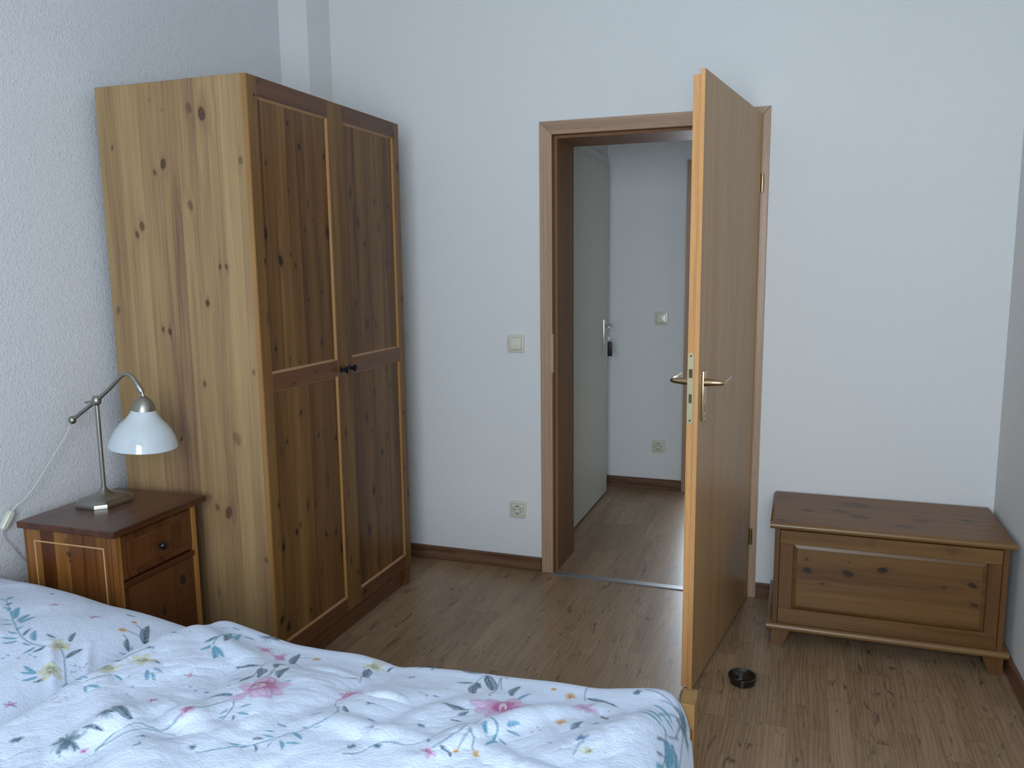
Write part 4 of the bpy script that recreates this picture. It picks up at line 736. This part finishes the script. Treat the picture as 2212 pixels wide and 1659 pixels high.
# ---- printed pattern, painted on a fine grid in the plane of the cloth and stored per vertex
class Canvas:
    def __init__(s, x0, x1, y0, y1, px):
        s.x0, s.y0, s.px = x0, y0, px; s.w = int((x1-x0)/px)+1; s.h = int((y1-y0)/px)+1
        s.c = np.ones((s.h, s.w, 3))*np.array(CLOTH)
        s.X = x0+np.arange(s.w)*px; s.Y = y0+np.arange(s.h)*px
    def win(s, xa, xb, ya, yb):
        i0 = max(0, int((xa-s.x0)/s.px)); i1 = min(s.w, int((xb-s.x0)/s.px)+2); j0 = max(0, int((ya-s.y0)/s.px)); j1 = min(s.h, int((yb-s.y0)/s.px)+2)
        if i0 >= i1 or j0 >= j1: return None
        X, Y = np.meshgrid(s.X[i0:i1], s.Y[j0:j1]); return (slice(j0, j1), slice(i0, i1)), X, Y
    def put(s, sl, a, col):
        a = np.clip(a, 0, 1)[..., None]; s.c[sl] = s.c[sl]*(1-a) + np.array(col)*a if np.ndim(col) == 1 else s.c[sl]*(1-a) + col*a
    def stroke(s, pts, wd, col, al=.9):
        for (xa, ya), (xb, yb) in zip(pts, pts[1:]):
            m = wd*2; q = s.win(min(xa, xb)-m, max(xa, xb)+m, min(ya, yb)-m, max(ya, yb)+m)
            if q is None: continue
            sl, X, Y = q; dx, dy = xb-xa, yb-ya; L = dx*dx+dy*dy+1e-12
            t = np.clip(((X-xa)*dx+(Y-ya)*dy)/L, 0, 1); d = np.hypot(X-xa-t*dx, Y-ya-t*dy)
            s.put(sl, al*np.clip((wd-d)/(s.px*1.0)+.5, 0, 1), col)
    def blob(s, x, y, ax, ay, ang, col, al=.9, f=None):
        m = max(ax, ay)*1.3; q = s.win(x-m, x+m, y-m, y+m)
        if q is None: return
        sl, X, Y = q; ca, sa = math.cos(ang), math.sin(ang)
        u = ((X-x)*ca+(Y-y)*sa)/ax; v = (-(X-x)*sa+(Y-y)*ca)/ay
        e = np.hypot(u, v); a = np.clip((1-e)*min(ax, ay)/s.px+.5, 0, 1)*al
        if f is not None:
            k, cc_ = f(u, v, e); col = np.array(col)*(1-k[..., None]) + np.array(cc_)*k[..., None]
        s.put(sl, a, col)
    def leaf(s, x0, y0, x1, y1, col, dark, wr=.30):
        L = math.hypot(x1-x0, y1-y0)
        if L < .003: return
        q = s.win(min(x0, x1)-L*.4, max(x0, x1)+L*.4, min(y0, y1)-L*.4, max(y0, y1)+L*.4)
        if q is None: return
        sl, X, Y = q; ca, sa = (x1-x0)/L, (y1-y0)/L
        u = ((X-x0)*ca+(Y-y0)*sa)/L; v = (-(X-x0)*sa+(Y-y0)*ca)/L
        v = v-.06*np.sin(u*PI)
        uu = np.clip(u, 0, 1); hw = wr*.9*np.power(uu, .6)*np.power(1-uu, .75)+1e-6
        a = np.clip((hw-np.abs(v))*L/s.px+.5, 0, 1)*((u > 0) & (u < 1))
        shade = np.clip(.15+.55*(v < 0)+.55*np.sin(u*34-np.abs(v)*70), 0, 1)*.85; rim = np.abs(v) > hw*.84; shade = np.where(rim, 1, shade)
        shade = np.where(np.abs(v) < .012, 1, shade)
        colm = np.array(col)*(1-shade[..., None])+np.array(dark)*shade[..., None]
        s.put(sl, a*(.70+.28*shade), colm)
    def sample(s, x, y):
        fi = np.clip((x-s.x0)/s.px, 0, s.w-1.001); fj = np.clip((y-s.y0)/s.px, 0, s.h-1.001)
        i = fi.astype(int); j = fj.astype(int); a = (fi-i)[..., None]; b = (fj-j)[..., None]; c = s.c
        return (c[j, i]*(1-a)*(1-b)+c[j, i+1]*a*(1-b)+c[j+1, i]*(1-a)*b+c[j+1, i+1]*a*b)
CLOTH = (.64, .73, .89)
CY, CYD = (.12, .45, .64), (.05, .21, .34); TE, TED = (.11, .22, .29), (.015, .045, .085)
PK, PKD = (.60, .30, .56), (.36, .015, .15); YE, YED = (.62, .60, .26), (.20, .20, .10); OR, ORD = (.62, .38, .13), (.33, .15, .05); BL = (.06, .14, .32)
def flower(cv, x, y, r, col, dark, n, rnd, spread=.55):
    for k in range(n):
        a = 2*PI*k/n+rnd.uniform(-.25, .25); L = r*rnd.uniform(.75, 1.05); wv = r*rnd.uniform(.24, .33)
        cx, cy = x+math.cos(a)*L*spread, y+math.sin(a)*L*spread
        ph = rnd.uniform(0, 6)
        def f(u, v, e, ph=ph): 
            st = np.clip(np.sin(v*13+ph+u*2.2*v)*2.2-1.1, 0, 1)*np.clip(.75-u*.5, 0, 1); inner = np.clip(-u*1.3-.1, 0, 1)*.8
            rim = np.clip((e-.88)*12, 0, 1)*.8*(.5+.5*np.sin(u*5+ph))
            return np.clip(np.maximum(np.maximum(st, inner), rim), 0, 1), dark
        cv.blob(cx, cy, L*.55, wv, a, tuple(c*.75+.25*q for c, q in zip(col, CLOTH)), .72, f)
    for k in range(12):
        a = rnd.uniform(0, 2*PI); L = r*rnd.uniform(.25, .6); cv.stroke([(x, y), (x+math.cos(a)*L*.6, y+math.sin(a)*L*.6), (x+math.cos(a+.12)*L, y+math.sin(a+.12)*L)], .0006+r*.004, dark, .7)
    cv.blob(x, y, r*.12, r*.12, 0, tuple(min(.8, c*1.1) for c in CLOTH), .7); cv.blob(x, y, r*.06, r*.06, 0, dark, .8)
def draw(cv, lst, seed):
    rnd = random.Random(seed)
    for pss in (0, 1):
        for q in lst:
            k, c = q[0], q[1]; v = [t/1000 for t in q[2:]]
            if k == 'S' and pss == 0:
                P = list(zip(v[0::2], v[1::2])); P3 = spline([(a, b, 0) for a, b in P], 6) if len(P) > 2 else [Vector((a, b, 0)) for a, b in P]
                cv.stroke([(p.x, p.y) for p in P3], .0014 if c == 'c' else .0013, CYD if c == 'c' else TE, .85)
            if pss == 0: continue
            if k == 'L': cv.leaf(v[0], v[1], v[2], v[3], CY if c == 'c' else TE, CYD if c == 'c' else TED, rnd.uniform(.30, .40))
            elif k == 'd':
                r = max(v[2], .0022); cv.blob(v[0], v[1], r, r*.7, rnd.uniform(0, 3), BL, .8); cv.stroke([(v[0], v[1]), (v[0]+rnd.uniform(-.01, .01), v[1]-.008)], .0005, BL, .6)
            elif k == 'r': cv.blob(v[0], v[1], v[2], v[2]*.7, rnd.uniform(0, 3), (.35, .07, .13), .75)
            elif k == 'M': flower(cv, v[0], v[1], v[2], PK, PKD, (8 if v[2] > .06 else 6) if v[2] > .03 else 4, rnd)
            elif k == 'Y': flower(cv, v[0], v[1], v[2], YE, YED, 6, rnd)
            elif k == 'O':
                n = 16
                for i in range(n):
                    a = 2*PI*i/n+rnd.uniform(-.1, .1); L = v[2]*rnd.uniform(.7, 1.05)
                    cv.blob(v[0]+math.cos(a)*L*.55, v[1]+math.sin(a)*L*.55, L*.45, max(.0011, L*.11), a, OR, .9)
                    cv.stroke([(v[0], v[1]), (v[0]+math.cos(a+.1)*L*.7, v[1]+math.sin(a+.1)*L*.7)], .0004, ORD, .7)
                cv.blob(v[0], v[1], v[2]*.2, v[2]*.2, 0, ORD, .7)
            elif k == 'B':
                for i in range(9):
                    a = rnd.uniform(0, 2*PI); L = v[2]*rnd.uniform(.5, 1)
                    cv.leaf(v[0], v[1], v[0]+math.cos(a)*L, v[1]+math.sin(a)*L, (.10, .25, .45), BL, .4)
            elif k == 'U':
                warm = rnd.random() < .5
                for a in (.5, 1.3, 2.4, 3.6, 4.7):
                    L = v[2]*rnd.uniform(.7, 1.1); cv.leaf(v[0], v[1], v[0]+math.cos(a)*L, v[1]+math.sin(a)*L, (.60, .30, .20) if warm else (.52, .12, .30), (.30, .10, .12) if warm else (.25, .05, .25), .42)
            elif k == 'T':
                for i in range(44):
                    a = rnd.uniform(0, 2*PI); L = v[2]*rnd.uniform(.45, 1.15)
                    if i % 3: cv.stroke([(v[0], v[1]), (v[0]+math.cos(a)*L*.6, v[1]+math.sin(a)*L*.5), (v[0]+math.cos(a+.25)*L, v[1]+math.sin(a+.25)*L)], .0008, TE, .8)
                    else: cv.leaf(v[0], v[1], v[0]+math.cos(a)*L*.8, v[1]+math.sin(a)*L*.8, (.16, .27, .33), TED, .4)
def cloth_mat(name):
    m, nt, b = newmat(name)
    at = nd(nt, 'ShaderNodeAttribute', attribute_name='print')
    nt.links.new(at.outputs['Color'], b.inputs['Base Color'])
    b.inputs['Roughness'].default_value = .85; b.inputs['Sheen Weight'].default_value = .15; b.inputs['Specular IOR Level'].default_value = .2
    tc = nd(nt, 'ShaderNodeTexCoord').outputs['Object']; mp = nd(nt, 'ShaderNodeMapping'); nt.links.new(tc, mp.inputs[0]); mp.inputs['Scale'].default_value = (150, 240, 150)
    n1 = noise(nt, mp.outputs[0], 1, 2, .5, .6); n2 = noise(nt, tc, 26, 3, .55, .7)
    h = math_(nt, 'ADD', n1, math_(nt, 'MULTIPLY', n2, 2.2))
    nt.links.new(bump(nt, h, .6, .0028), b.inputs['Normal'])
    return m
M_cloth = cloth_mat('floral_seersucker')
def gridmesh(name, X, Y, Z, col, mat, origin, closed=False):
    h, w = X.shape; me = bpy.data.meshes.new(name)
    co = np.stack([X-origin[0], Y-origin[1], Z-origin[2]], -1).reshape(-1, 3).astype(np.float32)
    idx = np.arange(h*w).reshape(h, w)
    f = np.stack([idx[:-1, :-1], idx[:-1, 1:], idx[1:, 1:], idx[1:, :-1]], -1).reshape(-1, 4)
    me.vertices.add(len(co)); me.vertices.foreach_set('co', co.ravel())
    me.loops.add(f.size); me.loops.foreach_set('vertex_index', f.ravel().astype(np.int32))
    me.polygons.add(len(f)); me.polygons.foreach_set('loop_start', np.arange(0, f.size, 4, dtype=np.int32))
    me.polygons.foreach_set('loop_total', np.full(len(f), 4, dtype=np.int32)); me.polygons.foreach_set('use_smooth', np.ones(len(f), dtype=bool))
    me.update(calc_edges=True); me.validate()
    at = me.attributes.new('print', 'FLOAT_COLOR', 'POINT'); at.data.foreach_set('color', np.concatenate([col, np.ones((*col.shape[:2], 1))], -1).astype(np.float32).ravel())
    me.materials.append(mat)
    o = bpy.data.objects.new(name, me); C.objects.link(o); o.location = origin; return o
def wrinkles(X, Y, seed, amp, dirang, n=26, lo=18, hi=60):
    r = np.random.RandomState(seed); H = np.zeros_like(X)
    wx = X+.035*np.sin(9*Y+3*X+seed)+.02*np.sin(21*X-13*Y); wy_ = Y+.03*np.sin(8*X+seed*2)+.015*np.cos(17*Y+9*X)
    for k in range(n):
        a = dirang+r.normal(0, .55); f = r.uniform(lo, hi); p = r.uniform(0, 6.3)
        H += np.sin((wx*math.cos(a)+wy_*math.sin(a))*f+p)/f
    H = H*lo/math.sqrt(n); return amp*(H - .6*np.abs(H))
def ridge(X, Y, P, h, w):
    D = np.full(X.shape, 1e9); T = np.zeros(X.shape); n = len(P)-1
    for i, ((xa, ya), (xb, yb)) in enumerate(zip(P, P[1:])):
        dx, dy = xb-xa, yb-ya; t = np.clip(((X-xa)*dx+(Y-ya)*dy)/(dx*dx+dy*dy), 0, 1); d = np.hypot(X-xa-t*dx, Y-ya-t*dy)
        T = np.where(d < D, (i+t)/n, T); D = np.minimum(D, d)
    return h*np.exp(-(D/w)**2)*(0.35+.65*np.sin(np.clip(T, .06, .94)*PI))

# pillow -----------------------------------------------------------------
PX, PY, PZ = -.705, -2.215, .500
n = 400
u = np.linspace(-1, 1, n); U, V = np.meshgrid(u, u)
hx, hy = .405, .405
sq = 1-.045*(1-np.abs(V)**2)*np.abs(U)**8; sq2 = 1-.045*(1-np.abs(U)**2)*np.abs(V)**8
Xp = PX+hx*U*sq; Yp = PY+hy*V*sq2
edge = np.clip(1-np.abs(U)**2.4, 0, 1)**.55*np.clip(1-np.abs(V)**2.4, 0, 1)**.55
TL = -.034*U-.002
Zp = PZ+.102*edge+TL
Zp = Zp+(wrinkles(Xp, Yp, 3, .0045, .5, 20, 22, 60)+ridge(Xp, Yp, [(-.50, -2.13), (-.36, -2.25)], .008, .012)+ridge(Xp, Yp, [(-.44, -2.08), (-.34, -2.19)], .007, .010)+ridge(Xp, Yp, [(-.80, -2.10), (-.62, -2.16)], .008, .02)+ridge(Xp, Yp, [(-.56, -2.38), (-.36, -2.46)], .009, .014))*np.clip(edge*2, 0, 1)
cv = Canvas(PX-.45, PX+.45, PY-.45, PY+.45, .0018); draw(cv, PILLOW_PRINT, 5)
colp = cv.sample(Xp, Yp)
po = (PX, PY, PZ-.05)
# underside as a second sheet sewn to the first along the rim
Zl = PZ-.045*edge+TL
Xall = np.concatenate([Xp, Xp[::-1][1:]], 0); Yall = np.concatenate([Yp, Yp[::-1][1:]], 0); Zall = np.concatenate([Zp, Zl[::-1][1:]], 0); Call = np.concatenate([colp, colp[::-1][1:]], 0)
pw = gridmesh('pillow', Xall, Yall, Zall, Call, M_cloth, po)
tag(pw, 'plump pillow in white floral print lying at the head of the bed', 'pillow')

# duvet ------------------------------------------------------------------
X1, Y1, XA = .908, -1.805, -.312          # foot end, far side, open end on the pillow
def prof(s, R, a):
    """arc length s from the hem -> (inset from edge, fraction dropped)"""
    ph = np.clip(s/a, 0, 1)*(PI/2+.35)-.35
    ins = np.where(s < a, R*(1-np.cos(ph)), R+(s-a)); drop = np.where(s < a, 1-np.sin(ph), 0.0)
    return ins, drop
sy = np.concatenate([np.arange(0, 1.06, .0019), np.arange(1.06, 1.50, .02)])      # from far side towards the camera
sx = np.arange(0, X1-XA+.05, .0019)                                            # from the foot end towards the pillow
SX, SY = np.meshgrid(sx, sy)
RY, AY = .085, .135; RX, AX = .060, .135
iy_, dy_ = prof(SY, RY, AY); ix_, dx_ = prof(SX, RX, AX)
Ltot = sx[-1]; RA, AA = .03, .055
sa = Ltot-SX; ia_, da_ = prof(sa, RA, AA)
Xd = X1-ix_; Xd = np.where(sa < AA, (X1-(RX+(Ltot-AA-AX)))-(RA-ia_), Xd)
Yd = Y1-iy_
Cx = (X1-RX)+(AX-SX); Cx = Cx; Cy = (Y1-RY)+(AY-SY)                              # position in the flat print
sx_t = np.array([-.52, -.40, -.355, -.311, -.24, -.157, -.051, .053, .129, .178, .215, .239, .27, .298, .413, .524, .63, .722, .762, .82, .858, .887, .904, .93])
sz_t = np.array([.50, .511, .532, .54, .54, .531, .516, .516, .52, .516, .508, .502, .508, .514, .523, .526, .533, .533, .541, .552, .558, .546, .53, .51])-.024
Sil = np.interp(Xd, sx_t, sz_t)
k = np.ones(21)/21.0
Sil = np.interp(Xd, np.linspace(-.5, .93, 600), np.convolve(np.pad(np.interp(np.linspace(-.5, .93, 600), sx_t, sz_t), 10, 'edge'), k, 'valid'))
Din = np.clip(Y1-RY-Yd, 0, None)
far = 1-np.exp(-(Din/.19)**1.6)
top = Sil*(1-far)+.572*far
top = top+.020*np.exp(-((Xd+.24)/.10)**2)*np.exp(-((Yd+2.03)/.13)**2)
fl = np.clip(Din/.08, 0, 1)*np.clip((X1-RX-Xd)/.03+.6, 0, 1)
R = 0
for P, h, w_ in [([(-.227, -1.964), (-.039, -2.019), (.146, -2.078)], .014, .035), ([(.239, -2.048), (.252, -2.14), (.222, -2.22)], -.014, .03),
                 ([(.753, -1.961), (.663, -2.041), (.579, -2.167), (.507, -2.284)], .020, .028), ([(.889, -1.953), (.817, -2.081), (.731, -2.204)], .014, .033),
                 ([(.309, -2.093), (.368, -2.087)], .010, .008), ([(-.018, -2.281), (.14, -2.341)], .014, .028), ([(-.053, -2.326), (-.084, -2.451)], .018, .028),
                 ([(.289, -2.23), (.48, -2.229)], .014, .026), ([(-.071, -2.041), (.006, -2.22), (-.016, -2.33)], -.016, .03), ([(.464, -1.984), (.409, -2.088), (.37, -2.266)], -.014, .03),
                 ([(.27, -1.90), (.26, -1.998), (.22, -2.072)], -.012, .022), ([(-.23, -2.28), (.02, -2.41), (.22, -2.53)], .016, .04), ([(.07, -2.10), (.17, -2.28)], .012, .018),
                 ([(.60, -2.23), (.84, -2.30)], .012, .022), ([(.70, -1.90), (.62, -1.98)], -.012, .02), ([(.08, -1.98), (.20, -2.0)], .008, .012), ([(.50, -2.05), (.62, -2.02)], .008, .012)]:
    R = R+ridge(Xd, Yd, P, h, w_)
top = top+(R+wrinkles(Xd, Yd, 11, .0085, 2.6, 24, 12, 45)+wrinkles(Xd, Yd, 4, .0020, .9, 26, 40, 110)+wrinkles(Xd, Yd, 21, .0007, 2.2, 24, 110, 260))*fl
lift = .030*np.exp(-np.clip(Xd+.312, 0, None)/.10)*np.clip(edge[0, 0]+1, 0, 1)*.55
drop = np.sqrt((dy_*.115)**2+(dx_*.150)**2)
drop = np.minimum(drop, .20)
Zd = top+lift-drop
Zd = np.where(sa < AA, Zd-da_*.034, Zd)
# corner: pull in so the foot corner is rounded
cr = np.clip(dx_, 0, 1)*np.clip(dy_, 0, 1)
Xd = Xd-.035*cr; Yd = Yd-.035*cr
cv = Canvas(-.48, 1.04, -2.88, -1.60, .0018); draw(cv, DUVET_PRINT, 9)
er = random.Random(31); extra = []
for i in range(26):                       # the print carries on over the far hem
    ex = int(-420+i*54+er.uniform(-15, 15)); ey = int(er.uniform(-1855, -1660)); kd = er.choice('LLLLdOUBM')
    if kd == 'L':
        for q in range(er.choice((2, 3, 4))):
            a = er.uniform(0, 6.3); extra.append(('L', er.choice('cct'), ex, ey, int(ex+30*math.cos(a)), int(ey+30*math.sin(a))))
    elif kd == 'd':
        for q in range(3): extra.append(('d', '', ex+q*9, ey+er.randint(-8, 8), 3, 0))
    else: extra.append((kd, '', ex, ey, {'O': 12, 'U': 14, 'B': 12, 'M': 24}[kd], 0))
draw(cv, extra, 13)
cold = cv.sample(Cx, Cy)
do = (.25, -2.50, .46)
dv = gridmesh('duvet', Xd[:, ::-1], Yd[:, ::-1], Zd[:, ::-1], cold[:, ::-1], M_cloth, do)
sol = dv.modifiers.new('thickness', 'SOLIDIFY'); sol.thickness = .02; sol.offset = -1
tag(dv, 'rumpled duvet with pink, blue and yellow flower print spread over the bed', 'duvet')
